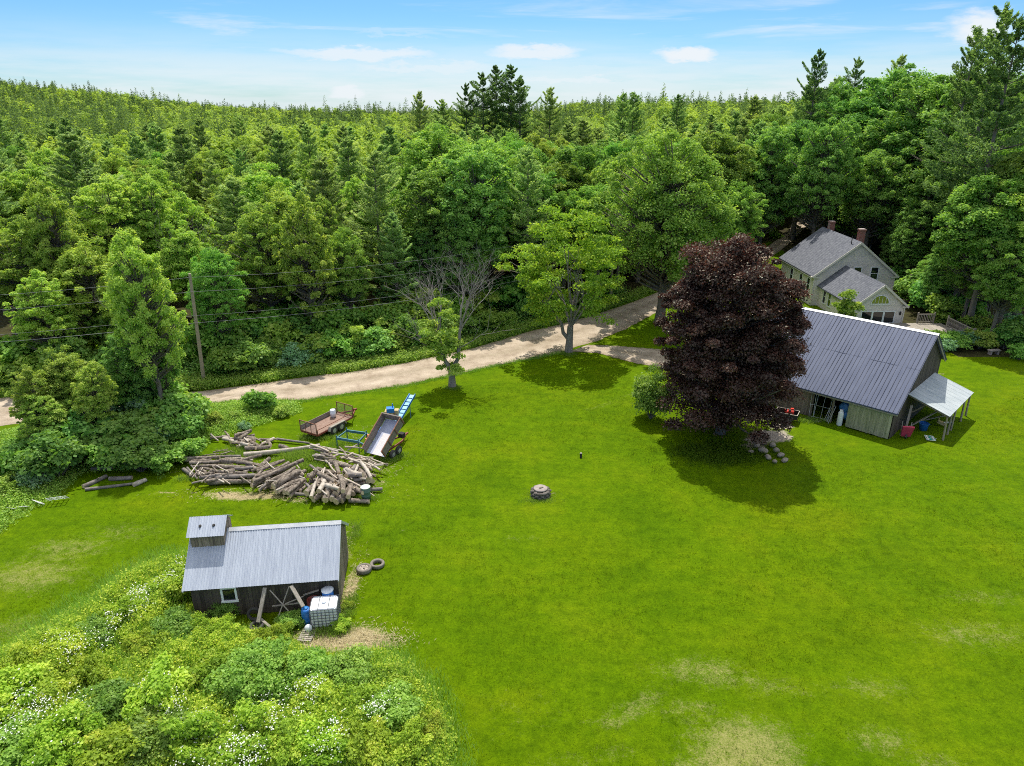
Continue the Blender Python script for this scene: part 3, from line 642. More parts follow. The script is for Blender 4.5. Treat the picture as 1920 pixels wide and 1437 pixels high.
q = MB(); corrug(q, CX0 - .12, CX1 + .1, CY0 - .18, CZ - .06, SYR, CR); corrug(q, CX0 - .12, CX1 + .1, CY1 + .18, CZ - .06, SYR, CR); q.build('cupola_roof', M_SILVER, cpo)
for xx in (-6.12, -5.52):
    q = MB(); yy = 1.62; zz = CZ - .06 + (CR - CZ + .06) * (yy - CY0 + .18) / (SYR - CY0 + .18); q.cyl((xx, yy, zz - .05), (xx, yy - .02, zz + .035), .065, n=12); q.build('vent_hole', M_DARK, cpo)
# ---------------------------------------------------------------- foliage generators
def unit(v): return v / np.maximum(np.linalg.norm(v, axis=-1, keepdims=True), 1e-9)
def leaf_quads(C, Nn, T, ln_, wd):
    """diamond leaves at C, facing Nn, pointing along T"""
    Nn = unit(Nn); T = T - Nn * (T * Nn).sum(-1, keepdims=True); T = unit(T); B = np.cross(Nn, T)
    ln_, wd = np.asarray(ln_)[:, None], np.asarray(wd)[:, None]
    return np.stack([C - T * ln_ * .5, C + B * wd * .5 - T * ln_ * .05, C + T * ln_ * .5, C - B * wd * .5 - T * ln_ * .05], 1)
def clumps(rng, C, rad, per, leaf, flat=.7, up=.55, shell=.55):
    n = len(C); k = np.repeat(np.arange(n), per); M = len(k)
    d = unit(rng.randn(M, 3)); d[:, 2] = np.where(d[:, 2] < -.25, -d[:, 2], d[:, 2])
    r = rad[k] * (shell + (1 - shell) * rng.rand(M)) * (.8 + .45 * rng.rand(M))
    P = C[k] + d * r[:, None] * np.array([1, 1, flat])
    nn = d * .65 + np.array([0, 0, up]) + rng.randn(M, 3) * .6
    t = d + rng.randn(M, 3) * .7 - np.array([0, 0, .35])
    s = leaf * (.6 + .8 * rng.rand(M))
    tone = np.clip(rng.rand(n)[k] * .55 + rng.rand(M) * .45, 0, 1)
    return leaf_quads(P, nn, t, s, s * .72), tone
def lumpy(rng, n=7):
    A_ = unit(rng.randn(n, 3)); w = rng.uniform(.5, 1, n)
    return lambda d: 1 + .24 * (np.maximum(0, d @ A_.T) ** 3 * w).sum(-1) - .2
def crown_pts(rng, n, R_, zc, rz, inner=.5, zmin=-.8, egg=.0):
    d = unit(rng.randn(n * 4, 3)); d = d[d[:, 2] > zmin][:n]
    f = inner + (1 - inner) * rng.rand(len(d)) ** .6; lum = np.clip(lumpy(rng)(d), .78, 1.1)
    s = 1 - egg * d[:, 2]
    return np.stack([d[:, 0] * R_ * f * lum * s, d[:, 1] * R_ * f * lum * s, zc + d[:, 2] * rz * f * lum], -1)
def limbs(mb, C, rng, H, fork, r0, step=1, mi=0, lean=.0):
    top = Vector((lean, 0, H * .78))
    ks = [0, .12, .35, .7, 1.0]
    spine = [Vector((math.sin(i * 1.3) * .10 * (i > 0) + lean * k, math.cos(i * 2.1) * .10 * (i > 0), H * .8 * k)) for i, k in enumerate(ks)]
    mb.tube(spine, [r0 * 1.35, r0, r0 * .8, r0 * .45, r0 * .15], 8, mi)
    def at(z):
        for a, b2 in zip(spine, spine[1:]):
            if a.z <= z <= b2.z: return a.lerp(b2, (z - a.z) / max(1e-6, b2.z - a.z))
        return spine[-1]
    for c in C[::step]:
        c = Vector(c); z0 = max(fork, min(H * .74, c.z - .55 * math.hypot(c.x, c.y) - .3)); p = at(z0)
        mid = p.lerp(c, .55) + Vector((rng.uniform(-.3, .3), rng.uniform(-.3, .3), -.25)); r = r0 * (.20 + .22 * (1 - z0 / H))
        mb.tube([p, mid, c], [r, r * .6, r * .18], 4, mi, cap=False)
def broadleaf(kind, seed, H, R_, base, nc, per, leaf, m, skirt=0, rel=.25, egg=0.0, inner=.5, flat=.7, r0=None, bark=None, zmin=-.8, limbstep=1, parts=('trunk', 'crown')):
    rng = np.random.RandomState(seed); zc, rz = (H + base) / 2, (H - base) / 2
    C = crown_pts(rng, nc, R_ * .86, zc, rz * .88, inner, zmin, egg)
    if skirt:
        a = rng.uniform(0, 6.28, skirt); q = R_ * rng.uniform(.3, .86, skirt); C = np.vstack([C, np.stack([q * np.cos(a), q * np.sin(a), rng.uniform(.09, .40, skirt) * H], -1)])
    rad = R_ * rel * (.65 + .7 * rng.rand(len(C)))
    if True:                                        # loose sprays that break the outline
        C2 = crown_pts(rng, nc // 2, R_, zc, rz * .94, .8, -.6, egg); C = np.vstack([C, C2]); rad = np.r_[rad, R_ * rel * .6 * (.5 + .8 * rng.rand(len(C2)))]
    Q, v = clumps(rng, C, rad, per, leaf, flat)
    mb = MB(); limbs(mb, C, rng, H, max(base * .7, H * .12), r0 or H * .016, limbstep)
    return mesh_of(mb, bark or M_BARK, parts[0]), quads(parts[1], Q, v, m)
def mesh_of(mb, m, name):
    o = mb.build(name, m); me = o.data; bpy.data.objects.remove(o); return me
def pine(seed, H, R_, base, per, leaf, m=None, gap=.95, ragged=.25, tip=.5, parts=('trunk', 'crown')):
    """white pine: whorls of level, feathery plumes round one straight stem"""
    rng = np.random.RandomState(seed); mb = MB(); mb.tube([(0, 0, 0), (.05, .03, H * .4), (0, 0, H * .8), (0, 0, H)], [H * .014, H * .010, H * .005, .02], 7)
    Qs, vs_ = [], []; z = base; ang = 0
    while z < H - .2:
        f = (z - base) / (H - base); prof = (min(1, .55 + f * 1.6) if f < .25 else 1) * (1 - f) ** .72 + .05
        nb = 5 if f < .8 else 4
        for b_ in range(nb):
            ang += 2 * math.pi / nb + rng.uniform(-.35, .35)
            L = R_ * prof * (1 + ragged * rng.randn()); L = max(.3, L)
            if f < .12 and rng.rand() < .3: continue
            rise = L * (.10 + .55 * f) ; u = np.array([math.cos(ang), math.sin(ang), 0]); z0 = z + rng.uniform(-.25, .25)
            tipz = rise + .12 * L
            if L > .7: mb.tube([(0, 0, z0), tuple(u * L * .6 + np.array([0, 0, z0 + rise * .4])), tuple(u * L * .95 + np.array([0, 0, z0 + tipz]))], [.015 + L * .012, .01 + L * .006, .006], 4, cap=False)
            n = int(per * (.35 + L / R_)); t = .28 + .72 * rng.rand(n) ** .75
            side = np.array([-u[1], u[0], 0]); wid = L * .30 * np.sin(np.clip(t, .15, 1) ** 1.0 * 2.6) + .12
            P = u * (L * t)[:, None] + side * (rng.uniform(-1, 1, n) * wid)[:, None]
            P[:, 2] += z0 + rise * t ** 1.6 + .12 * L * t ** 3 + rng.randn(n) * .07 + .1
            T = u + side * rng.uniform(-1, 1, n)[:, None] * .9 + np.array([0, 0, .45]) + rng.randn(n, 3) * .35
            Nn = np.array([0, 0, 1.]) + rng.randn(n, 3) * .55
            s = leaf * (.7 + .6 * rng.rand(n)); Qs.append(leaf_quads(P, Nn, T, s, s * .34)); vs_.append(np.clip(rng.rand() * .45 + .25 + rng.randn(n) * .2 + .25 * (t - .6), 0, 1))
        z += gap * (1.05 - .45 * f) * rng.uniform(.8, 1.2)
    n = max(12, per // 2); P = rng.randn(n, 3) * np.array([.12, .12, .3]) + np.array([0, 0, H - .15]); s = leaf * np.ones(n)
    Qs.append(leaf_quads(P, rng.randn(n, 3), np.array([0, 0, 1.]) + rng.randn(n, 3) * .5, s, s * .3)); vs_.append(rng.rand(n))
    return mesh_of(mb, M_BARK, parts[0]), quads(parts[1], np.concatenate(Qs), np.concatenate(vs_), m or L_PINE)
def bare_branch(mb, p, d, L, r, depth, rng, tips=None):
    n = 4; pts = [p]; dd = d.normalized()
    for i in range(n):
        dd = (dd + Vector((rng.gauss(0, .12), rng.gauss(0, .12), rng.gauss(.05, .08)))).normalized(); pts.append(pts[-1] + dd * (L / n))
    mb.tube(pts, [r, r * .85, r * .68, r * .5, r * .32], 5 if depth > 1 else 4, cap=False)
    if depth == 0:
        if tips is not None: tips.append(pts[-1])
        return
    for i in range(2 + (depth > 1) + rng.randint(0, 1)):
        q = pts[rng.randint(2, 4)]; a = Vector((rng.gauss(0, 1), rng.gauss(0, 1), rng.gauss(.2, .6))).normalized()
        bare_branch(mb, q, (dd + a * .75).normalized(), L * rng.uniform(.5, .75), r * .45, depth - 1, rng, tips)
def plant(name, label, cat, loc, meshes, rz=0, sc=1.0, group=None):
    t = thing(name, label, cat, loc, rz, group); t.scale = (sc, sc, sc) if isinstance(sc, (int, float)) else sc
    for me in meshes: obj(me.name.split('.')[0], me, t)
    return t
# ---------------------------------------------------------------- named trees of the yard
g0 = G(1350, 812)
tr_, cr_ = broadleaf('purple', 52, 14.1, 5.1, 1.5, 230, 560, .15, L_PURPLE, 90, rel=.185, egg=.07, inner=.42, flat=.75, r0=.3, zmin=-.97, limbstep=2)
plant('copper_maple_tree', 'big dark purple copper-leaved maple, egg-shaped, in front of the barn', 'tree', g0, (tr_, cr_), 0, (1, 1, 1))
g0 = G(1066, 662)
mb = MB(); rng_ = random.Random(5); tips = []
mb.tube([(0, 0, -.1), (.05, 0, 1.2), (.1, .05, 2.6)], [.42, .32, .28], 10)
mb.tube([(0, 0, 1.3), (-.55, -.1, 2.0), (-.75, 0, 3.0)], [.2, .17, .13], 8)
for dx, dy, L in ((.6, .2, 4.2), (-.45, .5, 4.6), (.2, -.5, 4.0), (-.2, .1, 5.0), (.9, -.2, 3.8), (-1.0, -.2, 3.8), (.3, .8, 4), (-.7, -.5, 3.6)):
    bare_branch(mb, Vector((.1, .05, 2.5)) if dx > -.6 else Vector((-.75, 0, 2.9)), Vector((dx, dy, 1.1)), L, .13, 2, rng_, tips)
rng = np.random.RandomState(2)
C = np.array([tuple(t) for t in tips]); C = np.vstack([C, crown_pts(rng, 170, 5.1, 7.8, 6.0, .5, -.9)])
# a gap in the crown where the pale limbs show through
keep = ~((np.abs(C[:, 0] + .4) < 1.1) & (C[:, 2] < 9.8) & (C[:, 2] > 5.0) & (C[:, 1] < 1.2)); C = C[keep]
Q, v = clumps(rng, C, .78 * (.6 + .7 * rng.rand(len(C))), 120, .21, .6)
plant('maple_tree', 'open-crowned maple by the road bend with pale limbs showing in the crown', 'tree', g0, (mesh_of(mb, M_BARKG, 'trunk'), quads('crown', Q, v, L_BEND)), 0, (1.02, 1, 1.0))
g0 = G(848, 727)
mb = MB(); rng_ = random.Random(12); tips = []
mb.tube([(0, 0, -.1), (.0, 0, 1.0), (-.05, 0, 1.9)], [.36, .27, .27], 10)
mb.tube([(-.05, 0, 1.6), (-.6, 0, 2.5), (-.9, .1, 4.2)], [.2, .15, .1], 8); mb.tube([(0, 0, 1.6), (.55, .1, 2.5), (.75, .3, 5.0)], [.2, .16, .11], 8)
tw = MB()
for px, dx, dy, L in ((0, -.55, .3, 5.2), (0, .1, .4, 6.0), (1, .5, .2, 6.2), (1, .25, .6, 6.2), (1, -.1, .5, 6.0), (1, .7, .5, 5.4), (0, -1.2, .2, 4.4), (1, 1.1, -.2, 4.6), (0, -.2, .8, 5.6), (1, .4, -.1, 5.8), (0, .3, .1, 5.8), (0, -.9, .6, 4.8)):
    bare_branch(tw, Vector((-.9, .1, 4.0)) if px == 0 else Vector((.72, .28, 4.6)), Vector((dx * .62, dy, 1.1)), L * .62, .07, 3, rng_)
for dx, z in ((-1.6, 3.0), (-1.9, 3.4), (1.5, 3.4), (-1.4, 2.8)):
    bare_branch(tw, Vector((-.5 if dx < 0 else .6, 0, z)), Vector((dx, -.2, .85)), 2.9, .05, 2, rng_)
rng = np.random.RandomState(8)
C = []
for cx, cz, rx, n in ((-.9, 3.9, 1.25, 14), (-.5, 6.3, 1.0, 9), (.1, 3.4, 1.3, 10), (-1.6, 5.0, .9, 7), (.5, 2.5, .8, 5), (-.7, 2.3, .8, 4)):
    C.append(np.array([cx, -.2, cz]) + rng.randn(n, 3) * np.array([rx * .5, .7, .55]))
C = np.vstack(C); Q, v = clumps(rng, C, .58 * (.6 + .7 * rng.rand(len(C))), 150, .2, .6)
plant('dying_tree', 'half-dead roadside tree, bare grey top above a little yellow-green foliage', 'tree', g0, (mesh_of(mb, M_BARKG, 'trunk'), mesh_of(tw, M_BARKG, 'bare_branch'), quads('crown', Q, v, L_LIGHT)))
g0 = G(1236, 607)
tr_, cr_ = broadleaf('maple', 27, 20.0, 7.0, 2.8, 240, 230, .21, L_MAPLE, rel=.165, inner=.42, flat=.9, r0=.45, zmin=-.9)
plant('maple_tree', 'tall full-crowned green maple with straight trunk at the driveway mouth', 'tree', g0, (tr_, cr_), .5)
# bushes near the buildings
def shrub(seed, H, R_, nc, per, leaf, m, flowers=0, flat=.8, rel=.34):
    rng = np.random.RandomState(seed); C = crown_pts(rng, nc, R_ * .8, H * .48, H * .42, .35, -.9); rad = R_ * rel * (.6 + .7 * rng.rand(len(C)))
    Q, v = clumps(rng, C, rad, per, leaf, flat, .5, .4); mb = MB()
    for c in C[::3]: mb.tube([(0, 0, 0), (c[0] * .5, c[1] * .5, c[2] * .5), tuple(c)], [.03, .02, .008], 4, cap=False)
    r = [mesh_of(mb, M_BARK, 'stem'), quads('foliage', Q, v, m)]
    if flowers:
        k = rng.randint(0, len(C), max(3, flowers // 7)); k = np.repeat(k, 7); d = unit(rng.randn(len(k), 3)); d[:, 2] = np.abs(d[:, 2])
        P = C[k] + d * (rad[k] * 1.12)[:, None] * np.array([1, 1, flat]); s = leaf * rng.uniform(.5, .9, len(P))
        r.append(quads('blossom', leaf_quads(P, d + rng.randn(len(P), 3) * .3 + np.array([0, 0, .4]), rng.randn(len(P), 3), s, s * .9), rng.rand(len(P)), M_FLOWER))
    return r
plant('shrub', 'pale green upright shrub at the left foot of the copper-leaved maple', 'shrub', G(1219, 786), shrub(31, 4.0, 1.8, 60, 260, .13, L_MAPLE))
plant('young_tree', 'bright green young tree between the barn ridge and the farmhouse', 'tree', G(1576, 640), shrub(32, 5.2, 1.5, 50, 170, .2, L_LIGHT, flat=.7))
plant('young_tree', 'bright green sapling glimpsed between the copper maple and the barn roof', 'tree', Vector((24.5, 60.5, 0)), shrub(33, 4.6, 1.6, 40, 140, .2, L_LIGHT))

# ---------------------------------------------------------------- the woods: prototypes
PB = [broadleaf('b', 40 + i, H, R_, H * bs, nc, per, lf, m, rel=.165, inner=.38, egg=eg, flat=.95) for i, (H, R_, bs, nc, per, lf, m, eg) in enumerate((
    (16, 4.2, .22, 190, 190, .19, L_MAPLE, .0), (18, 4.6, .25, 210, 190, .20, L_MAPLE, .1), (14, 3.4, .15, 180, 190, .175, L_LIGHT, .15), (17, 3.6, .2, 190, 190, .18, L_LIGHT, .05),
    (19, 4.8, .2, 215, 190, .20, L_DARK, .0), (17, 4.2, .12, 210, 190, .20, L_DARK, .12), (13, 2.9, .15, 160, 180, .165, L_LIGHT, .2)))]
PP = [pine(60 + i, H, R_, H * bs, per, lf, gap=gp, ragged=rg_) for i, (H, R_, bs, per, lf, gp, rg_) in enumerate(((19, 4.3, .08, 190, .42, 1.0, .22), (17, 3.9, .06, 180, .40, .9, .22), (22, 4.4, .22, 200, .44, 1.3, .38), (15, 3.6, .05, 170, .38, .85, .2)))]
PT = [pine(70 + i, 26, 4.8, 9, 260, .44, L_PINED, gap=1.5, ragged=.42) for i in range(2)]
H_B, H_P = [16, 18, 14, 17, 19, 17, 13], [19, 17, 22, 15]
taken = []          # (x, y, radius) of trees already placed
woods = []          # (object, kind word, x pixel of top, distance)
rng = np.random.RandomState(17); prng = random.Random(17)
def put(kind, i, x, y, H, rz=None, wide=1.0):
    me, H0 = ((PB[i], H_B[i]) if kind == 'b' else (PP[i], H_P[i]) if kind == 'p' else (PT[i], 26))
    s = H / H0; z = float(hill(x, y)); nm = 'broadleaf_tree' if kind == 'b' else 'pine_tree'
    o = plant(nm, None, None, (x, y, z - .05), me, rng.uniform(0, 6.28) if rz is None else rz, (s * wide, s * wide, s)); taken.append((x, y))
    px, py = PX((x, y, z + H))
    word = {0: 'green broadleaf', 1: 'green broadleaf', 2: 'yellow-green', 3: 'yellow-green', 4: 'deep green broadleaf', 5: 'deep green broadleaf', 6: 'slim yellow-green'}[i] if kind == 'b' else ('tall ragged pine' if kind == 't' else 'dark green pine')
    woods.append((o, word, px, py, math.hypot(x, y))); return o
def put_px(kind, i, px, ytop, Y, wide=1.0, dz=0):
    p = A(px, ytop, Y); return put(kind, i, p.x, Y, p.z - float(hill(p.x, Y)) + dz, wide=wide)
# outstanding trees
for a in (('t', 0, 905, 140, 172), ('t', 0, 930, 127, 176), ('t', 0, 958, 126, 172), ('t', 0, 975, 150, 168), ('t', 0, 873, 160, 172, .8), ('p', 2, 1032, 168, 165), ('p', 2, 785, 175, 160, .8), ('p', 2, 1168, 178, 190), ('p', 2, 1190, 176, 195), ('p', 2, 1272, 180, 190), ('p', 2, 830, 190, 165),
          ('t', 0, 1538, 98, 118, .75), ('t', 1, 1610, 112, 128, .8), ('t', 1, 1886, 18, 78, .8), ('t', 1, 1835, 60, 92, .7), ('t', 1, 1915, 40, 72, .8), ('p', 2, 1690, 108, 135), ('p', 3, 1920, 330, 80),
          ('p', 0, 335, 240, 105, 1.1), ('p', 1, 432, 335, 72, 1.25), ('p', 0, 600, 300, 73, 1.1), ('p', 2, 700, 290, 72, 1.0), ('p', 1, 735, 400, 69), ('p', 1, 560, 345, 80), ('p', 0, 650, 262, 92), ('p', 3, 395, 300, 95), ('p', 3, 250, 250, 130), ('p', 0, 120, 225, 140), ('p', 3, 825, 300, 84), ('p', 0, 520, 250, 105)): put_px(*a)
for a in (('b', 1, 890, 245, 84, 1.3), ('b', 0, 820, 225, 96, 1.2), ('b', 4, 1000, 290, 80), ('b', 1, 1085, 255, 92, 1.15), ('b', 3, 1010, 250, 104, 1.1), ('b', 1, 1170, 270, 86), ('b', 1, 1345, 228, 96, 1.25), ('b', 3, 1420, 270, 100, 1.15), ('b', 1, 1260, 240, 92, 1.1), ('b', 0, 1390, 335, 90, 1.1),
          ('b', 4, 1520, 205, 112, 1.3), ('b', 4, 1620, 150, 112, 1.3), ('b', 5, 1700, 125, 108, 1.35), ('b', 4, 1780, 110, 100, 1.3), ('b', 5, 1560, 270, 104, 1.2), ('b', 4, 1640, 230, 104, 1.25), ('b', 5, 1730, 220, 98, 1.3), ('b', 4, 1840, 170, 90, 1.2), ('b', 5, 1800, 290, 92, 1.2), ('b', 5, 1690, 320, 96, 1.2), ('b', 4, 1590, 360, 102, 1.1),
          ('b', 1, 1890, 300, 68, 1.15), ('b', 0, 1850, 420, 70, 1.1), ('b', 5, 1790, 440, 74, 1.1), ('b', 0, 1915, 420, 64, 1.0), ('b', 1, 1760, 470, 80, 1.1), ('b', 4, 1880, 480, 72, 1.0), ('b', 3, 1950, 300, 66, 1.1), ('b', 5, 1500, 330, 116, 1.2), ('b', 4, 1460, 300, 124, 1.2), ('b', 4, 1880, 215, 84, 1.1), ('b', 1, 1128, 330, 80, 1.25), ('b', 0, 1210, 300, 90, 1.1), ('b', 5, 1600, 190, 120, 1.3), ('b', 4, 1740, 160, 116, 1.3), ('b', 5, 1860, 130, 98, 1.2), ('b', 4, 1660, 260, 95, 1.1), ('b', 5, 1760, 330, 88, 1.2), ('b', 5, 1725, 400, 86, 1.2), ('b', 5, 1690, 420, 90, 1.1), ('b', 4, 1650, 360, 98, 1.2)): put_px(*a)
put('b', 4, 39.8, 94.6, 21.5, 1.0, .85); put('b', 5, 34.5, 99, 19, 2.0, 1.0)
# left belt, broken light and dark
for a in (('b', 3, 190, 330, 70, 1.2), ('b', 2, 90, 380, 66, 1.3), ('b', 6, 20, 410, 62, 1.4), ('b', 3, 260, 330, 72), ('b', 2, 150, 440, 60, 1.2), ('b', 2, 480, 300, 84, 1.2), ('b', 3, 520, 350, 76), ('b', 0, 640, 420, 66, .8), ('b', 5, 790, 420, 72, .9), ('b', 5, 860, 380, 72), ('b', 6, 230, 470, 58, 1.2), ('b', 6, 60, 500, 56, 1.2), ('b', 2, 330, 410, 66)): put_px(*a)
for px, ytop, Y, lab in ((352, 418, 70, 'bare grey dead tree at the woods edge above the utility pole'), (222, 560, 58, 'slim bare dead tree leaning in the woods left of the utility pole'), (75, 470, 66, 'bare pale dead tree among yellow-green trees at far left')):
    p = A(px, ytop, Y); mb = MB(); rq = random.Random(px); mb.tube([(0, 0, 0), (.1, 0, p.z * .3), (.25, .1, p.z * .6)], [.16, .12, .08], 7); o_ = mesh_of(mb, M_BARKG, 'trunk'); tw = MB()
    for k in range(8): bare_branch(tw, Vector((.1 + .02 * k, .05, p.z * (.38 + .03 * k))), Vector((rq.gauss(0, .6), rq.gauss(0, .5) - .2, 1.0)), p.z * .42, .05, 2, rq)
    plant('dead_tree', lab, 'tree', (p.x, Y, 0), (o_, mesh_of(tw, M_BARKG, 'bare_branch')), 0, 1.0); taken.append((p.x, Y)); taken.append((p.x + .8, Y - 3.5))
def clear(x, y):
    px, py = PX((x, y, 0)); gr = 1
    if px < 1500 and curve_at(ROAD_FAR, px) - py < 26 + 400 / max(20, y): return False
    if x > 24 and y < 101 and x < 30 + .25 * y and y < 97: return False            # farmhouse yard
    if 28 < x < 50 and 58 < y < 97: return False
    if px > 1480 and y < 62: return False
    if 1200 < px < 1480 and y < 84: return False
    if px > 1420 and py > 440 and px < 1530: return False
    return True
cand = []
for gy in np.arange(58, 172, 4.2):
    for gx in np.arange(-150, 150, 4.2):
        x, y = gx + rng.uniform(-1.9, 1.9), gy + rng.uniform(-1.9, 1.9)
        px, py = PX((x, y, 14)); 
        if not (-60 < px < 1990): continue
        if not clear(x, y): continue
        cand.append((y + rng.uniform(-4, 4), x, y, px))
cand.sort()
nb_, np_ = sum(o[0].name.startswith('broad') for o in woods), sum(o[0].name.startswith('pine') for o in woods)
FAR = []
for _, x, y, px in cand:
    if any((x - a) ** 2 + (y - b2) ** 2 < 3.3 ** 2 for a, b2 in taken): continue
    azp = px / 1920; far = min(1, max(0, (y - 62) / 90))
    pp = (.05 + .13 * far) if px < 800 else (.05 + .20 * far if px < 1450 else .04 + .08 * far)
    if .2 < azp < .42 and y < 95: pp += .14
    if rng.rand() < pp:
        if np_ >= 260: FAR.append((x, y, 'p')); continue
        put('p', rng.choice([0, 1, 2, 3], p=[.3, .3, .12, .28]), x, y, rng.uniform(13.5, 18.5) * (1 if px < 1450 else 1.1), wide=rng.uniform(.9, 1.2)); np_ += 1
    else:
        if nb_ >= 295: FAR.append((x, y, 'b')); continue
        if px < 800: i = rng.choice([0, 2, 3, 6, 1], p=[.14, .24, .28, .26, .08]); H = rng.uniform(9.5, 16)
        elif px < 1450: i = rng.choice([0, 1, 3, 5, 4], p=[.3, .3, .15, .15, .1]); H = rng.uniform(13, 17.5)
        else: i = rng.choice([0, 1, 4, 5], p=[.15, .15, .35, .35]); H = rng.uniform(16, 21)
        put('b', int(i), x, y, H, wide=rng.uniform(.8, 1.15) if px < 800 else rng.uniform(.95, 1.3)); nb_ += 1
# ---- beyond: one mass of woods to the skyline, thousands of trees
def far_woods(pts, per, leaf, name):
    Qs, vs_ = [], []
    for k, (x, y, kind) in enumerate(pts):
        z0 = float(hill(x, y))
        if kind == 'p':
            H = rng.uniform(13, 18) * (1.16 if rng.rand() < .12 else 1) * rng.uniform(.88, 1.08) * (1 + .16 * math.sin(x * .021 + 1.3) * math.cos(y * .017 + x * .006)); n = per; t = rng.rand(n) ** .8; cw = rng.uniform(.24, .36)
            z = H * (1 - .66 * t); tier = z + rng.uniform(-.2, .2, n)
            rad = (np.maximum(0, H - tier) * cw + .55) * rng.rand(n) ** .4 * (.72 + .28 * np.sin(tier * 4.6)); a = np.floor(rng.uniform(0, 6.28, n) * 1.6 + tier * 3) / 1.6 + rng.uniform(-.2, .2, n)
            P = np.stack([x + rad * np.cos(a), y + rad * np.sin(a), z0 + tier + .18 * rad], -1); Nn = np.array([0, 0, 1.]) + rng.randn(n, 3) * .6
            T = np.stack([np.cos(a), np.sin(a), np.full(n, .45)], -1) + rng.randn(n, 3) * .3; s = leaf * rng.uniform(.8, 1.4, n) * (.55 + .75 * t)
            Qs.append(leaf_quads(P, Nn, T, s, s * .5)); vs_.append(np.clip(rng.uniform(.0, .34) + rng.rand(n) * .12, 0, .5))
        else:
            H = rng.uniform(10, 14.5) * (1 + .10 * math.sin(x * .03) * math.cos(y * .02)); n = per; d = unit(rng.randn(n, 3)); d[:, 2] = np.abs(d[:, 2]); rr_ = rng.uniform(2.4, 3.8); lum = lumpy(rng)(d) * rng.uniform(.8, 1.05, n)
            P = np.array([x, y, z0 + H - rr_ * 1.5]) + d * np.array([rr_, rr_, rr_ * 1.5]) * lum[:, None]; s = leaf * rng.uniform(.7, 1.2, n)
            Qs.append(leaf_quads(P, d + rng.randn(n, 3) * .5 + np.array([0, 0, .4]), rng.randn(n, 3), s, s * .8)); vs_.append(np.clip(rng.uniform(.5, .8) + rng.rand(n) * .2, .5, 1))
    me = quads(name, np.concatenate(Qs), np.concatenate(vs_), L_FAR); return obj(name, me)
L_FAR = leafmat('distant_leaf', [(0, (.08, .14, .065)), (.3, (.19, .29, .10)), (.5, (.31, .43, .13)), (.52, (.25, .39, .075)), (.8, (.39, .53, .10)), (1, (.50, .61, .13))], trans=.45, gloss=.008, hue=0, val=0)
near_far, far_far = list(FAR), []
y = 150.0
while y < 900:
    step = 5.4 if y < 290 else 7.0 + (y - 290) * .012
    for gx in np.arange(-.80 * y - 10, .80 * y + 10, step):
        x, yy = gx + rng.uniform(-.4, .4) * step, y + rng.uniform(-.4, .4) * step
        if y < 173 and any((x - a) ** 2 + (yy - b2) ** 2 < 3.4 ** 2 for a, b2 in taken[-250:]): continue
        if y < 173: continue
        azm = x / yy
        if azm > .48 and y > 230: continue                   # hidden behind the bank of trees on the right
        mix = .32 + .25 * math.sin(x * .013 + 2) * math.cos(yy * .011) + .2 * min(1, (y - 170) / 250)
        (near_far if y < 290 else far_far).append((x, yy, 'p' if rng.rand() < mix else 'b'))
    y += step
tag(far_woods(near_far, 620, .62, 'distant_woods'), kind='stuff')
tag(far_woods(far_far, 260, 1.05, 'distant_woods'), kind='stuff')
# labels for the woods: kind, depth in the woods, landmark below, rank from the left
ORD = ['leftmost', 'second', 'third', 'fourth', 'fifth', 'sixth', 'seventh', 'eighth', 'ninth', 'tenth']
def area(px):
    for lim, s in ((130, 'at the far left edge'), (300, 'above the left thicket'), (460, 'above the utility pole'), (600, 'above the open trailer'), (740, 'above the blue conveyor'), (900, 'behind the half-dead tree'), (1050, 'left of the open-crowned maple'), (1180, 'behind the open-crowned maple'),
                   (1330, 'behind the driveway maple'), (1480, 'above the copper maple'), (1600, 'behind the farmhouse ridge'), (1740, 'behind the farmhouse chimneys'), (1830, 'above the deck'), (9999, 'at the far right edge')):
        if px < lim: return s
def depth(d): return 'front row of woods' if d < 84 else 'second row of woods' if d < 104 else 'middle of woods' if d < 132 else 'deep in woods'
bins = {}
for o, w, px, py, d in woods: bins.setdefault((w, depth(d), area(px)), []).append((px, o))
for (w, dp, ar_), L in bins.items():
    L.sort(key=lambda t: t[0]); n = len(L)
    for k, (px, o) in enumerate(L):
        nm = w if w.endswith('pine') else w + ' tree'
        o['category'] = 'tree'; o['group'] = ('pines' if 'pine' in w else 'broadleaf trees') + ' of the surrounding woods'
        o['label'] = (f'{nm}, {dp}, {ar_}' if n == 1 else f'{nm}, {dp}, {ar_}, {ORD[k] if k < 10 else "last"} from left' if k else f'{nm}, {dp}, {ar_}, leftmost')
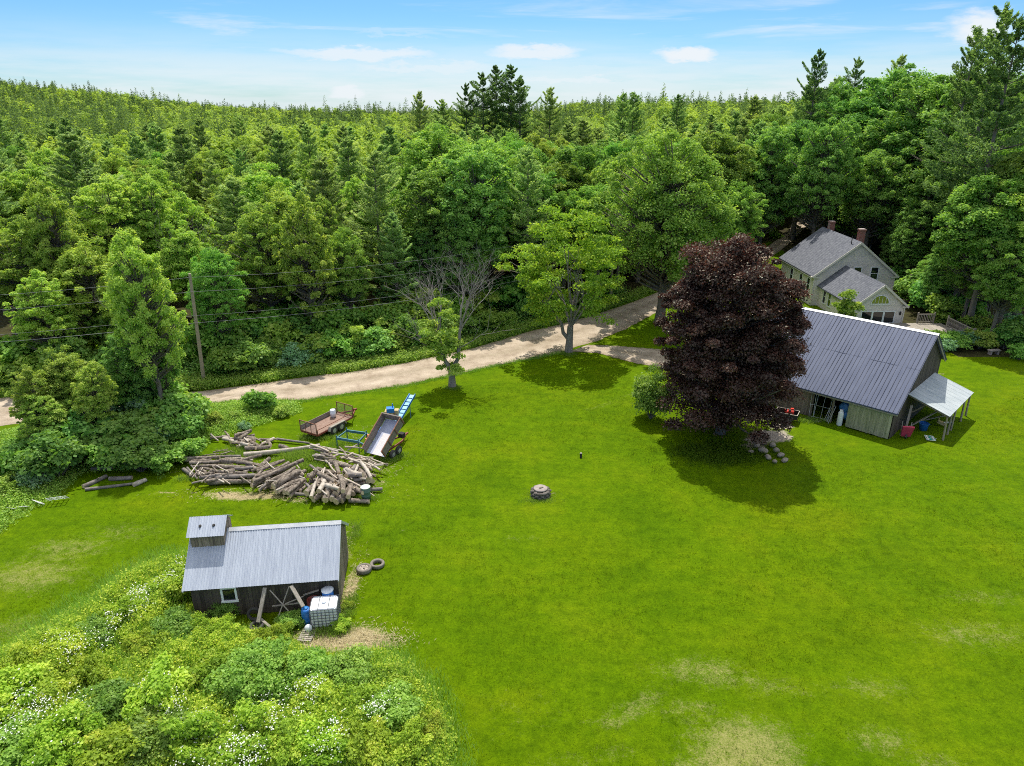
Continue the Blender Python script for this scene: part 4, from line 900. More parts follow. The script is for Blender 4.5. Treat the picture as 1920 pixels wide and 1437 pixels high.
# ---------------------------------------------------------------- yard objects
M_LOG = mat('log_bark', (.065, .05, .038), (.35, .30, .245), 6.5, .95, bump=1, facevar=.22, lo=.3, hi=.72, spec=.1)
M_LOGD = mat('dark_log_bark', (.10, .085, .075), (.28, .25, .225), 3.0, .95, bump=.8, facevar=.12, lo=.25, hi=.75)
M_LOGP = mat('bare_log', (.30, .26, .21), (.52, .47, .40), 5.0, .9, bump=.4, facevar=.12, spec=.1)
M_CUT = mat('cut_end', (.46, .34, .2), (.68, .55, .37), 7, .9)
M_SPLIT = mat('split_wood', (.33, .27, .21), (.52, .45, .37), 4, .9, facevar=.15)
logs = []
def log(p, q, r0, r1=None, m=None, name='log', grp='', word='', rng=random):
    p, q = Vector(p), Vector(q); r1 = r1 or r0 * rng.uniform(.72, .95); d = q - p; mb = MB(); n = 9; V, F_ = [], []
    z = d.normalized(); x = z.cross(Vector((0, 0, 1))).normalized(); y = z.cross(x); seg = 6; b1, b2 = rng.gauss(0, .035), rng.gauss(0, .03); ph = rng.random() * 6
    for k in range(seg + 1):
        t = k / seg; c = p + d * t + x * (b1 * math.sin(math.pi * t) * d.length * .5) + y * (b2 * math.sin(math.pi * t) * d.length * .4); r = r0 + (r1 - r0) * t
        r *= 1 + rng.gauss(0, .04)
        for i in range(n):
            a = 2 * math.pi * i / n; V.append(c + (x * math.cos(a) + y * math.sin(a)) * r * (1 + .07 * math.sin(3 * a + ph + 2 * t)))
    for k in range(seg): F_ += [(k * n + i, k * n + (i + 1) % n, (k + 1) * n + (i + 1) % n, (k + 1) * n + i) for i in range(n)]
    mb.add(V, F_, 0, True); mb.add(V[:n], [tuple(range(n - 1, -1, -1))], 1); mb.add(V[-n:], [tuple(range(n))], 1)
    if r0 > .12 and rng.random() < .3:
        t = rng.uniform(.3, .8); c = p + d * t; a = rng.uniform(.3, 2.8); u = x * math.cos(a) - y * abs(math.sin(a)); mb.cyl(c, c + u * (r0 + .10) + z * .08, r0 * .28, r0 * .2, 6, 0, capmi=1)
    o = mb.build(name, [m or M_LOG, M_CUT], None, tuple((p + q) / 2)); o.location = (p + q) / 2
    logs.append((o, grp, word, PX((p + q) / 2))); return o
def Z1(zx, zy, z): return G(300 + zx / 3.4286, 740 + zy / 3.4286, z)
def zlog(x1, y1, x2, y2, d, z, z2=None, m=None, grp='', word='', name='log'):
    return log(Z1(x1, y1, z), Z1(x2, y2, z if z2 is None else z2), d * .00995 / 2 * .86, None, m, name, grp, word, lr_)
lr_ = random.Random(21)
# left stack: long logs lying side by side
gA = 'logs of the left stack'
for a in ((165, 412, 385, 402, 30, .55), (190, 440, 400, 430, 24, .62), (385, 425, 600, 448, 32, .66), (200, 428, 330, 418, 16, .7), (340, 464, 588, 474, 34, .6), (325, 490, 560, 506, 32, .5), (430, 500, 480, 488, 40, .6), (300, 520, 560, 528, 26, .35), (355, 535, 610, 520, 34, .42),
          (310, 566, 590, 560, 40, .2), (250, 470, 420, 500, 22, .45), (215, 462, 350, 456, 18, .58), (230, 498, 360, 520, 22, .32), (175, 470, 240, 540, 16, .5), (200, 455, 260, 520, 14, .5), (150, 480, 215, 520, 30, .15), (260, 500, 330, 540, 24, .22), (210, 510, 300, 545, 26, .16), (240, 480, 300, 500, 22, .35),
          (380, 400, 520, 396, 20, .4), (420, 410, 540, 426, 18, .5), (160, 425, 260, 432, 18, .45), (480, 478, 600, 468, 24, .66), (400, 520, 470, 505, 28, .55), (560, 455, 620, 478, 34, .5), (300, 545, 420, 548, 22, .25), (270, 395, 380, 380, 12, .3), (340, 372, 440, 352, 12, .25), (360, 360, 480, 372, 12, .2), (390, 385, 460, 362, 12, .3)):
    zlog(*a, grp=gA, m=lr_.choice([M_LOG, M_LOG, M_LOGD]))
gB = 'slanting logs of the middle stack'
for a in ((590, 588, 760, 490, 34, .45, .5), (600, 560, 920, 420, 30, .68, .9), (612, 530, 830, 440, 36, .55, .7), (625, 492, 800, 422, 26, .6, .7), (590, 490, 780, 425, 20, .62, .7), (640, 470, 705, 410, 42, .5, .7), (622, 525, 760, 470, 32, .4), (680, 578, 880, 490, 38, .42, .6), (700, 560, 870, 470, 30, .55, .7), (728, 592, 895, 492, 52, .55, .65),
          (742, 570, 850, 478, 24, .75), (745, 626, 925, 545, 44, .28, .3), (800, 630, 932, 548, 40, .28), (838, 652, 938, 556, 26, .2), (660, 560, 720, 600, 28, .2), (560, 530, 620, 520, 36, .35), (880, 520, 935, 490, 32, .35), (720, 560, 820, 510, 30, .35), (900, 620, 960, 570, 26, .2), (770, 600, 860, 550, 34, .2), (600, 575, 680, 540, 34, .2), (690, 540, 780, 500, 32, .25), (945, 530, 990, 495, 22, .3), (830, 560, 920, 515, 36, .3)):
    zlog(*a, grp=gB)
gC = 'thick short logs of the right heap'
for a in ((940, 635, 1080, 515, 50, .45, .65), (985, 678, 1092, 600, 44, .24, .35), (1062, 680, 1112, 545, 46, .4, .7), (1128, 640, 1190, 562, 48, .55, .65), (1130, 690, 1235, 585, 48, .3, .5), (1030, 598, 1098, 540, 46, .55, .6), (1015, 575, 1080, 535, 44, .35), (1165, 685, 1240, 610, 40, .24), (1210, 660, 1225, 575, 34, .5), (1240, 640, 1270, 570, 40, .3), (1140, 580, 1175, 540, 42, .7),
          (1180, 490, 1255, 490, 44, .65), (1280, 490, 1345, 550, 62, .4, .45), (1200, 520, 1290, 535, 34, .6), (1245, 550, 1300, 545, 30, .6), (1280, 575, 1340, 570, 40, .22), (1090, 430, 1230, 470, 40, .75, .7), (1120, 430, 1150, 510, 34, .85, .6), (960, 560, 1040, 540, 36, .2), (980, 600, 1030, 560, 40, .22), (1080, 600, 1130, 560, 40, .3), (1100, 640, 1140, 590, 40, .25), (1040, 660, 1080, 620, 38, .2), (1215, 680, 1345, 690, 32, .16),
          (1340, 612, 1430, 606, 30, .16), (1250, 625, 1300, 612, 30, .2), (1010, 480, 1100, 500, 40, .35), (1090, 505, 1160, 500, 38, .4), (1300, 520, 1370, 560, 40, .2), (1130, 530, 1200, 560, 32, .7), (870, 640, 940, 645, 24, .14), (1000, 395, 1060, 410, 46, .35), (1180, 560, 1240, 600, 36, .35), (1230, 470, 1280, 500, 36, .5)):
    zlog(*a, grp=gC, m=lr_.choice([M_LOG, M_LOG, M_LOGD]))
for i in range(26):
    cx, cy_ = lr_.uniform(960, 1330), lr_.uniform(480, 620); an = R(lr_.choice([-62, -50, -35, 10, 25, 60, -75]) + lr_.gauss(0, 12)); Lh = lr_.uniform(30, 62); zz = lr_.uniform(.3, .85)
    zlog(cx - Lh * math.cos(an), cy_ - Lh * math.sin(an), cx + Lh * math.cos(an), cy_ + Lh * math.sin(an), lr_.uniform(18, 44), zz, zz + lr_.uniform(-.12, .25), grp=gC, m=lr_.choice([M_LOG, M_LOGD, M_LOG, M_LOGP]))
for i in range(22):
    cx, cy_ = lr_.uniform(240, 590), lr_.uniform(405, 555); an = R(lr_.gauss(2, 14)); Lh = lr_.uniform(40, 95); zz = lr_.uniform(.15, .6)
    zlog(cx - Lh * math.cos(an), cy_ - Lh * math.sin(an), cx + Lh * math.cos(an), cy_ + Lh * math.sin(an), lr_.uniform(12, 30), zz, zz + lr_.uniform(-.1, .12), grp=gA, m=lr_.choice([M_LOG, M_LOGD, M_LOG, M_LOGP]))
for i in range(14):
    cx, cy_ = lr_.uniform(640, 900), lr_.uniform(470, 600); an = R(lr_.gauss(-33, 10)); Lh = lr_.uniform(40, 90); zz = lr_.uniform(.2, .6)
    zlog(cx - Lh * math.cos(an), cy_ - Lh * math.sin(an), cx + Lh * math.cos(an), cy_ + Lh * math.sin(an), lr_.uniform(16, 36), zz, zz + lr_.uniform(-.1, .15), grp=gB, m=lr_.choice([M_LOG, M_LOGD, M_LOG]))
gD = 'split sticks on top of the right heap'
for i in range(46):
    t = lr_.random(); cx, cy_ = 1010 + 400 * t + lr_.gauss(0, 22), 365 + 85 * t + lr_.gauss(0, 26); L = lr_.uniform(28, 70); an = R(lr_.gauss(18, 24))
    a = (cx - L * math.cos(an), cy_ - L * math.sin(an) * .6, cx + L * math.cos(an), cy_ + L * math.sin(an) * .6, lr_.uniform(10, 19), lr_.uniform(.35, .75), lr_.uniform(.3, .7))
    zlog(*a, grp=gD, m=lr_.choice([M_SPLIT, M_SPLIT, M_LOGP, M_LOG]), name='stick')
for a in ((1060, 470, 1040, 560, 14, .95, .7), (1080, 490, 1140, 540, 13, .95, .9), (1140, 520, 1290, 590, 16, .85, .6), (1165, 560, 1110, 610, 14, .8, .7), (1085, 440, 1130, 500, 13, 1.0, .9), (1270, 580, 1380, 655, 10, .5, .1), (1050, 480, 1000, 570, 12, .9, .6)): zlog(*a, grp=gD, m=M_SPLIT, name='stick')
for i in range(34):
    k = lr_.random(); cx, cy_ = (lr_.uniform(200, 600), lr_.uniform(400, 560)) if k < .4 else (lr_.uniform(620, 930), lr_.uniform(440, 620)) if k < .7 else (lr_.uniform(960, 1340), lr_.uniform(440, 640))
    an = R(lr_.uniform(-80, 60)); Lh = lr_.uniform(18, 52); zz = lr_.uniform(.45, .85)
    zlog(cx - Lh * math.cos(an), cy_ - Lh * math.sin(an), cx + Lh * math.cos(an), cy_ + Lh * math.sin(an), lr_.uniform(7, 14), zz, zz + lr_.uniform(-.2, .2), grp=gA if k < .4 else gB if k < .7 else gC, m=lr_.choice([M_LOGP, M_LOG, M_SPLIT]))
gE = 'small logs of the rear heap'
zlog(540, 388, 1028, 328, 44, .28, .35, M_LOGP, 'L', 'long pale trunk lying across the back of the log pile, longest log')
zlog(548, 345, 712, 336, 36, .45, .5, M_LOG, gE)
zlog(750, 285, 960, 312, 22, .2, .15, M_LOGD, 'L', 'thin dark-barked trunk lying behind the long pale trunk')
for i in range(34):
    cx, cy_ = 560 + lr_.gauss(0, 75), 298 + lr_.gauss(0, 22); L = lr_.uniform(25, 62); an = R(lr_.choice([-18, -10, 20, 55, -35]) + lr_.gauss(0, 12)); h = max(.1, .8 - abs(cx - 580) / 190)
    zlog(cx - L * math.cos(an), cy_ - L * math.sin(an) * .6, cx + L * math.cos(an), cy_ + L * math.sin(an) * .6, lr_.uniform(16, 32), lr_.uniform(.12, h + .1), lr_.uniform(.12, h + .1), lr_.choice([M_LOG, M_LOGP, M_LOG]), gE)
zlog(325, 255, 375, 298, 16, .5, .1, M_LOGP, 'L', 'pale stick poking up left of the rear log heap')
zlog(770, 330, 820, 345, 36, .3, None, M_LOG, gE); zlog(690, 290, 712, 330, 30, .6, .5, M_LOG, gE)
zlog(1205, 360, 1275, 318, 12, .3, .6, M_LOGP, 'L', 'bare pale pole leaning on the blue-green log rack')
# a few old logs at the foot of the left thicket
for a, w in (((156, 913, 200, 893), 'mossy grey log, steepest of the small pile beside the left thicket'), ((160, 918, 250, 907), 'long thin grey log, frontmost of the small pile beside the left thicket'), ((205, 898, 248, 896), 'short log behind the small pile beside the left thicket'), ((250, 910, 274, 900), 'pale stubby log at right end of the small pile beside the thicket'), ((172, 880, 212, 878), 'dark log half hidden in weeds at the left thicket')):
    o = log(G(a[0], a[1], .15), G(a[2], a[3], .15), .15 if a[2] - a[0] < 60 else .1, None, M_LOGP if 'pale' in w else M_LOGD, 'log', 'L', w, lr_)
NAMES_ = {gA: 'grey-barked log in the left stack of the log pile', gB: 'log slanting towards the camera in the middle stack', gC: 'thick short log in the right heap by the barrel', gD: 'thin pale stick on the right heap of logs', gE: 'small log in the tangled rear heap of the log pile'}
byg = {}
for o, g_, w_, pp in logs:
    if g_ == 'L': tag(o, w_, 'log', 'logs of the firewood pile')
    else: byg.setdefault(g_, []).append((pp, o))
for g_, L in byg.items():
    for pp, o in L: tag(o, NAMES_[g_], 'stick' if 'stick' in o.name else 'log', g_)
    L.sort(key=lambda t: t[0][0]); pos = {gA: 'left stack of the log pile', gB: 'middle stack of the log pile', gC: 'right heap of the log pile', gD: 'stick layer on the right heap', gE: 'rear heap of the log pile'}[g_]
    k = 'pale stick' if g_ == gD else 'log'
    L[0][1]['label'] = f'{k} farthest left in the {pos}'; L[-1][1]['label'] = f'{k} farthest right in the {pos}'
    L2 = sorted(L[1:-1], key=lambda t: t[0][1]); L2[0][1]['label'] = f'{k} farthest back in the {pos}'; L2[-1][1]['label'] = f'frontmost {k} in the {pos}, closest to the shed'

M_GREENM = mat('green_barrel', (.06, .13, .09), (.10, .18, .13), 4, .5)
M_LID = mat('pale_lid', (.45, .52, .44), (.55, .6, .5), 4, .5)
M_RUST = mat('rusty_steel', (.16, .07, .045), (.28, .13, .08), 6, .8)
M_TRED = mat('red_frame_paint', (.16, .035, .025), (.25, .065, .042), 6, .6)
M_DECKR = mat('worn_red_deck', (.19, .115, .085), (.28, .19, .145), 4, .85, stretch=(1, 1, 1))
M_TYRE = mat('tyre_rubber', (.035, .033, .03), (.07, .065, .06), 8, .85)
M_TYREO = mat('old_tyre', (.13, .115, .095), (.24, .215, .18), 6, .9)
M_RIM = mat('wheel_rim', (.40, .40, .40), (.55, .55, .54), 6, .45, .4)
M_RIMO = mat('dull_rim', (.30, .25, .21), (.42, .36, .31), 5, .8)
M_BLUE = mat('blue_paint', (.015, .13, .42), (.03, .20, .52), 4, .45)
M_CYAN = mat('light_blue_belt', (.16, .42, .60), (.28, .54, .68), 3, .5)
M_TEAL = mat('teal_frame', (.03, .10, .14), (.06, .19, .22), 5, .55)
M_ORANGE = mat('orange_paint', (.55, .15, .03), (.65, .24, .05), 5, .5)
M_YEL = mat('tan_engine', (.42, .30, .12), (.55, .42, .22), 6, .6)
M_PLAST = mat('white_plastic', (.62, .66, .70), (.76, .79, .81), 1.5, .35)
M_CAGE = mat('cage_tube', (.07, .08, .09), (.12, .13, .14), 4, .5)
M_BBLUE = mat('blue_barrel_plastic', (.02, .13, .45), (.03, .19, .55), 3, .4)
M_RBAR = mat('red_barrel_paint', (.16, .03, .025), (.25, .06, .045), 4, .6)
M_RED = mat('bright_red', (.55, .03, .02), (.65, .06, .03), 4, .4)
M_PINK = mat('pinkish_red_tub', (.45, .03, .08), (.55, .06, .12), 4, .5)
M_STONE = mat('field_stone', (.20, .165, .12), (.42, .365, .29), 3, .9, bump=.7, facevar=.1)
M_CONC = mat('concrete_slab', (.24, .20, .18), (.36, .31, .28), 5, .9, bump=.3)
M_BOXW = mat('plank_side', (.15, .125, .10), (.27, .23, .20), 4, .9, bump=.4, stretch=(1, 1, 5), facevar=.2)
M_BOXF = mat('scraped_floor', (.33, .36, .47), (.44, .47, .58), 2, .55)
M_BOXS = mat('pale_floor', (.60, .56, .56), (.70, .67, .66), 3, .8)
def stub(mb, c, r, h, n=10, seed=0, mi=0):
    """irregular rounded stone"""
    rg = random.Random(seed); V, F_ = [], []; c = Vector(c); rows = 5; ph = rg.random() * 6
    for k in range(rows + 1):
        t = k / rows; rr_ = math.sin(math.pi * (.08 + .84 * t)) ** .7
        for i in range(n):
            a = 2 * math.pi * i / n; w = 1 + .14 * math.sin(2 * a + ph) + .08 * math.sin(5 * a + ph * 2 + k); V.append(c + Vector((math.cos(a) * r * rr_ * w, math.sin(a) * r * rr_ * w * .85, h * (t - .5) * (1 + .08 * math.sin(3 * a + ph)))))
    for k in range(rows): F_ += [(k * n + i, k * n + (i + 1) % n, (k + 1) * n + (i + 1) % n, (k + 1) * n + i) for i in range(n)]
    F_ += [tuple(range(n - 1, -1, -1)), tuple(range(rows * n, rows * n + n))]; mb.add(V, F_, mi, True)
# barrel in front of the log pile
p = G(687, 937); t = thing('barrel', 'dark green barrel with pale lid standing against the right log heap', 'barrel', p)
q = MB(); q.lathe([(.0, 0), (.25, 0), (.27, .03), (.27, .28), (.285, .3), (.27, .32), (.27, .55), (.285, .57), (.27, .59), (.27, .82), (.0, .82)], 18); q.build('drum', M_GREENM, t)
q = MB(); q.lathe([(.0, .835), (.29, .835), (.30, .86), (.27, .88), (.0, .88)], 18); q.build('lid', M_LID, t)
# stone well
p = G(1014, 938); p.y += .5; t = thing('stone_well', 'low round fieldstone well with pinkish stone lid in the middle of the lawn', 'well', p)
q = MB(); rg = random.Random(3)
for k in range(3):
    for i in range(11):
        a = 2 * math.pi * (i + .5 * k + rg.uniform(-.1, .1)) / 11; stub(q, (math.cos(a) * .47, math.sin(a) * .47, .07 + .15 * k), .165, .18, 8, rg.randint(0, 999))
q.cyl((0, 0, 0), (0, 0, .42), .38, n=16); q.build('stone_ring', mat('dark_field_stone', (.07, .06, .05), (.20, .18, .155), 5, .95, bump=.7), t)
q = MB(); q.lathe([(0, .46), (.39, .46), (.42, .49), (.41, .53), (.38, .55), (0, .55)], 22); lid = q.build('lid', M_CONC, t)
q = MB(); stub(q, (-.02, -.06, .59), .07, .1, 7, 4); stub(q, (.08, .02, .58), .09, .07, 7, 8); stub(q, (-.05, -.12, .58), .05, .06, 6, 2); q.build('handle', M_STONE, lid)
p = G(1089, 859); t = thing('pipe_post', 'short dark pipe with pale cap standing on the lawn behind the stone well', 'pipe', p)
q = MB(); q.cyl((0, 0, 0), (0, 0, .34), .075, n=12); q.build('pipe', M_DARK, t); q = MB(); q.cyl((0, 0, .34), (0, 0, .37), .085, .07, 12); q.build('cap', M_BEAM, t)
# two loose tyres
def tyre(t, R_, w, rim, m=None):
    q = MB(); ri = R_ * .62
    q.lathe([(ri, .03), (R_ * .82, .0), (R_ * .95, .02), (R_, w * .25), (R_, w * .75), (R_ * .95, w - .02), (R_ * .82, w), (ri, w - .03), (ri * .95, w * .5), (ri, .03)], 26); q.build('tyre', m or M_TYREO, t)
    if rim:
        q = MB(); q.lathe([(0, w * .62), (ri * .5, w * .62), (ri * .62, w * .8), (ri * .98, w * .82), (ri, w * .7), (0, w * .4)], 24)
        for i in range(5): a = i * 1.2566; q.cyl((ri * .72 * math.cos(a), ri * .72 * math.sin(a), w * .78), (ri * .72 * math.cos(a), ri * .72 * math.sin(a), w * .835), ri * .09, n=8, mi=1)
        q.cyl((0, 0, w * .6), (0, 0, w * .66), ri * .2, n=10, mi=1); q.build('rim', [M_RIMO, M_DARK], t)
tyre(thing('old_tyre', 'old brown tyre still on its wheel rim, lying on the lawn beside the shed', 'tyre', G(682, 1073) + Vector((0, .1, 0))), .38, .24, True)
tyre(thing('old_tyre', 'old empty tyre with an open hole, lying on the lawn beside the shed', 'tyre', G(707, 1063) + Vector((0, .1, 0))), .37, .2, False)
# ---------------------------------------------------------------- junk along the front of the shed
def S(x, y, z=0): return sh.matrix_world @ Vector((x, y, z))
bpy.context.view_layer.update()
t = thing('water_tote', 'white cubic water tote in a dark grid cage at the shed corner', 'tank', S(-.52, -.98, 0), SR)
q = MB(); hw, hd, z0, z1 = .57, .47, .17, 1.12
prof = [(-hw, -hd + .08), (-hw + .08, -hd), (hw - .08, -hd), (hw, -hd + .08), (hw, hd - .08), (hw - .08, hd), (-hw + .08, hd), (-hw, hd - .08)]
q.prism(prof, 'z', z0, z1 - .04); q.prism([(x * .94, y * .94) for x, y in prof], 'z', z1 - .04, z1); q.lathe([(0, z1), (.1, z1), (.1, z1 + .05), (0, z1 + .05)], 12, (.0, .0, 0)); q.build('bottle', M_PLAST, t)
q = MB(); e = .025
for i in range(7):
    z = z0 + .02 + (z1 - z0 - .05) * i / 6
    for a, b2 in (((-hw - e, -hd - e), (hw + e, -hd - e)), ((hw + e, -hd - e), (hw + e, hd + e)), ((hw + e, hd + e), (-hw - e, hd + e)), ((-hw - e, hd + e), (-hw - e, -hd - e))): q.cyl((*a, z), (*b2, z), .012, n=5)
for i in range(8):
    x = -hw - e + (2 * hw + 2 * e) * i / 7
    for y in (-hd - e, hd + e): q.cyl((x, y, z0), (x, y, z1 - .02), .012, n=5)
for i in range(1, 6):
    y = -hd - e + (2 * hd + 2 * e) * i / 6
    for x in (-hw - e, hw + e): q.cyl((x, y, z0), (x, y, z1 - .02), .012, n=5)
for x in (-.22, .22): q.bar((x, -hd - e, z1 + .012), (x, hd + e, z1 + .012), .03, .012)
q.build('cage', M_CAGE, t)
q = MB()
for y in (-.4, 0, .4): q.box((0, y, .04), (1.14, .1, .07))
for x in (-.45, -.15, .15, .45): q.box((x, 0, .12), (.14, .94, .08))
q.build('pallet', M_BEAM, t)
t = thing('barrel', 'blue plastic barrel standing left of the caged water tote', 'barrel', S(-1.36, -.92), SR)
q = MB(); q.lathe([(0, 0), (.2, 0), (.22, .05), (.225, .3), (.21, .33), (.225, .36), (.225, .68), (.2, .78), (.14, .82), (0, .82)], 18); q.build('drum', M_BBLUE, t); q = MB(); q.lathe([(0, .82), (.12, .82), (.12, .86), (0, .86)], 12); q.build('lid', M_BLUE, t)
t = thing('bucket', 'white bucket lying tipped in front of the blue barrel', 'bucket', S(-1.24, -1.42, .17), SR); t.rotation_euler = (R(58), 0, SR + R(12))
q = MB(); q.lathe([(.0, -.16), (.13, -.16), (.15, .18), (.16, .2), (.13, .2), (.12, -.1), (0, -.1)], 16); q.build('pail', M_WHITE, t); q = MB(); q.lathe([(0, .2), (.165, .2), (.165, .23), (0, .235)], 16); q.build('lid', M_PLAST, t)
t = thing('barrel', 'dull red steel barrel behind the blue barrel against the shed wall', 'barrel', S(-1.12, -.36), SR); q = MB(); q.lathe([(0, 0), (.28, 0), (.29, .02), (.28, .3), (.295, .32), (.28, .34), (.28, .6), (.295, .62), (.28, .64), (.28, .86), (.26, .86), (.26, .84), (0, .84)], 18); q.build('drum', M_RBAR, t)
t = thing('tub', 'round pale-lidded tub behind the caged water tote', 'tub', S(-.45, -.26), SR); q = MB(); q.lathe([(0, 0), (.24, 0), (.26, 1.22), (0, 1.22)], 18); q.build('drum', M_BBLUE, t); q = MB(); q.lathe([(0, 1.22), (.28, 1.22), (.28, 1.26), (.2, 1.29), (0, 1.3)], 18); q.build('lid', M_PLAST, t)
def z2(zx, zy, z, back=0): return G(320 + zx / 4.174, 940 + zy / 4.174, z) + Vector((0, back, 0))
for a, b2, w, lab in (((-3.15, -.28, 1.62), (-3.42, -1.15, .45), .17, 'thick grey board leaning steeply on the shed wall left of the tangle'), ((-3.35, -1.0, .5), (-2.75, -1.3, .06), .12, 'short grey board slanting down below the thick leaning board'), ((-3.4, -1.15, .15), (-2.35, -1.55, .06), .13, 'grey board lying on the ground in front of the tangle'),
                       ((-2.95, -.32, 1.5), (-2.15, -.8, .65), .05, 'thin pole sloping down to the right across the shed front'), ((-2.1, -.3, 1.6), (-2.6, -.85, .45), .05, 'thin pole sloping down to the left across the shed front'), ((-2.0, -.33, 1.66), (-1.45, -.95, .95), .17, 'thick grey board leaning right towards the red barrel'),
                       ((-1.55, -.2, 1.0), (-.85, -.18, 1.2), .09, 'board propped level behind the red barrel on the shed wall'), ((-2.9, -.5, .75), (-1.7, -.55, .85), .07, 'grey pole lying level through the tangle of boards'), ((-2.3, -.6, .9), (-1.5, -.42, 1.1), .06, 'short pole resting on the thick right-leaning board')):
    p, q_ = S(*a), S(*b2); c = (p + q_) / 2; q = MB(); q.bar(p - c, q_ - c, w, w * .4); o = q.build('board', M_BEAM); o.location = c; tag(o, lab, 'board', 'boards leaning on the shed front')
for (x, y, lay, lab) in ((-3.75, -.35, False, 'dark tyre standing upright against the shed wall'), (-3.5, -1.2, True, 'dark tyre lying topmost on the shaded tyre pile at the shed'), (-3.45, -1.22, True, 'dark tyre lying underneath another on the shaded tyre pile')):
    top = 'topmost' in lab; t = thing('old_tyre', lab, 'tyre', S(x, y, .2 if top else 0), SR, 'tyres piled at the shed front'); tyre(t, .32, .19, False, M_TYRE)
    if not lay: t.location = S(x, y, .33); t.rotation_euler = (R(75), 0, SR)
t = thing('pallet_step', 'weathered wooden pallet lying on straw in front of the water tote', 'pallet', G(577, 1192, .03), R(-6))
q = MB()
for i in range(8): q.box((0, -.40 + i * .115, .09), (.62, .075, .025))
for x in (-.27, .0, .27): q.box((x, 0, .035), (.06, .92, .07))
q.build('slats', M_BEAM, t)
# ---------------------------------------------------------------- open utility trailer
def wheel(mb_parent, c, r, w, ax, rim=True, name='wheel'):
    z = Vector(ax).normalized(); q = MB(); c = Vector(c); n = 18
    x = z.cross(Vector((0, 0, 1))).normalized(); y = z.cross(x)
    prof = [(r * .55, -w / 2), (r * .9, -w / 2), (r, -w * .3), (r, w * .3), (r * .9, w / 2), (r * .55, w / 2)]
    V = [c + (x * math.cos(2 * math.pi * i / n) + y * math.sin(2 * math.pi * i / n)) * a + z * b2 for a, b2 in prof for i in range(n)]
    q.add(V, [(k * n + i, k * n + (i + 1) % n, (k + 1) * n + (i + 1) % n, (k + 1) * n + i) for k in range(5) for i in range(n)], 0, True)
    wo = q.build(name, M_TYRE, mb_parent)
    q = MB(); q.cyl(c - z * w * .42, c + z * w * .42, r * .56, n=14); q.cyl(c + z * w * .42, c + z * w * .5, r * .2, n=8); q.cyl(c - z * w * .5, c - z * w * .42, r * .2, n=8); q.build('rim', M_RIM, wo); return wo
ta = math.atan2(3.2, 1.9) - math.pi / 2
c0 = (G(590, 826) + G(654, 792)) / 2
t = thing('utility_trailer', 'open rusty utility trailer with mesh end gates and worn red deck behind the log pile', 'trailer', c0 + Vector((-.35, .25, 0)), ta)
TW, TL, TZ = .78, 1.75, .48
q = MB(); q.box((0, 0, TZ), (2 * TW, 2 * TL, .06)); q.build('deck', M_DECKR, t)
q = MB()
for s in (-1, 1): q.bar((s * TW, -TL, TZ - .03), (s * TW, TL, TZ - .03), .06, .12)
q.bar((-TW, -TL - .03, TZ - .03), (TW, -TL - .03, TZ - .03), .06, .12); q.bar((-TW, TL + .03, TZ - .03), (TW, TL + .03, TZ - .03), .06, .12); q.bar((TW * .9, TL, TZ - .06), (0, TL + 1.1, TZ - .06), .06, .1); q.bar((-TW * .9, TL, TZ - .06), (0, TL + 1.1, TZ - .06), .06, .1); q.box((0, TL + 1.15, TZ), (.14, .24, .12)); q.cyl((0, TL + .95, 0), (0, TL + .95, TZ + .15), .03, n=8)
q.build('frame', M_TRED, t)
for s in (-1, 1): q = MB(); q.box((s * (TW + .015), 0, TZ + .2), (.03, 2 * TL * (1 if s < 0 else .96), .36)); q.build('side_board', M_BOXW, t) if s < 0 else None
q = MB(); q.bar((TW, -TL, TZ + .34), (TW, TL, TZ + .34), .04, .04); q.bar((TW, TL - .02, TZ), (TW, TL - .02, TZ + .34), .04); q.bar((TW, -TL + .02, TZ), (TW, -TL + .02, TZ + .34), .04); q.build('side_rail', M_RUST, t)
def gate(y, h, nm, cols):
    q = MB()
    for i in range(cols): x = -TW + 2 * TW * i / (cols - 1); q.bar((x, y, TZ), (x, y, TZ + h), .045 if i in (0, cols - 1) else .035)
    q.bar((-TW, y, TZ + h), (TW, y, TZ + h), .045); q.bar((-TW, y, TZ + .06), (TW, y, TZ + .06), .045); q.build(nm, M_RUST, t); g_ = [o for o in t.children if o.name.startswith(nm)][-1]
    q = MB(); n = 14
    for i in range(1, n * 2): x = -TW + 2 * TW * i / (n * 2); q.box((x, y, TZ + h / 2), (.006, .006, h))
    for j in range(1, n): q.box((0, y, TZ + h * j / n), (2 * TW, .006, .006))
    q.build('mesh_panel', M_CAGE, g_)
gate(-TL - .06, .82, 'tail_gate', 4); gate(TL + .06, .85, 'front_gate', 3)
for y in (-.36, .36):
    for s in (-1, 1): wheel(t, (s * (TW + .16), y, .33), .33, .2, (1, 0, 0))
for s in (-1, 1):
    q = MB(); pr = [(-.85, .42), (-.72, .70), (.72, .70), (.85, .42), (.78, .42), (.68, .65), (-.68, .65), (-.78, .42)]; q.prism(pr, 'x', s * (TW + .06), s * (TW + .28)); q.build('mudguard', M_BEAM, t)
bpy.context.view_layer.update()
p = t.matrix_world @ Vector((-.35, .95, TZ + .03)); b_ = thing('bucket', 'white drum with dark base standing on the open trailer deck', 'bucket', p)
q = MB(); q.lathe([(0, 0.05), (.19, .05), (.2, .3), (.21, .32), (.2, .34), (.2, .58), (.17, .62), (0, .62)], 16); q.build('drum', M_PLAST, b_); q = MB(); q.lathe([(0, 0), (.2, 0), (.2, .05), (0, .05)], 16); q.build('base', M_DARK, b_)
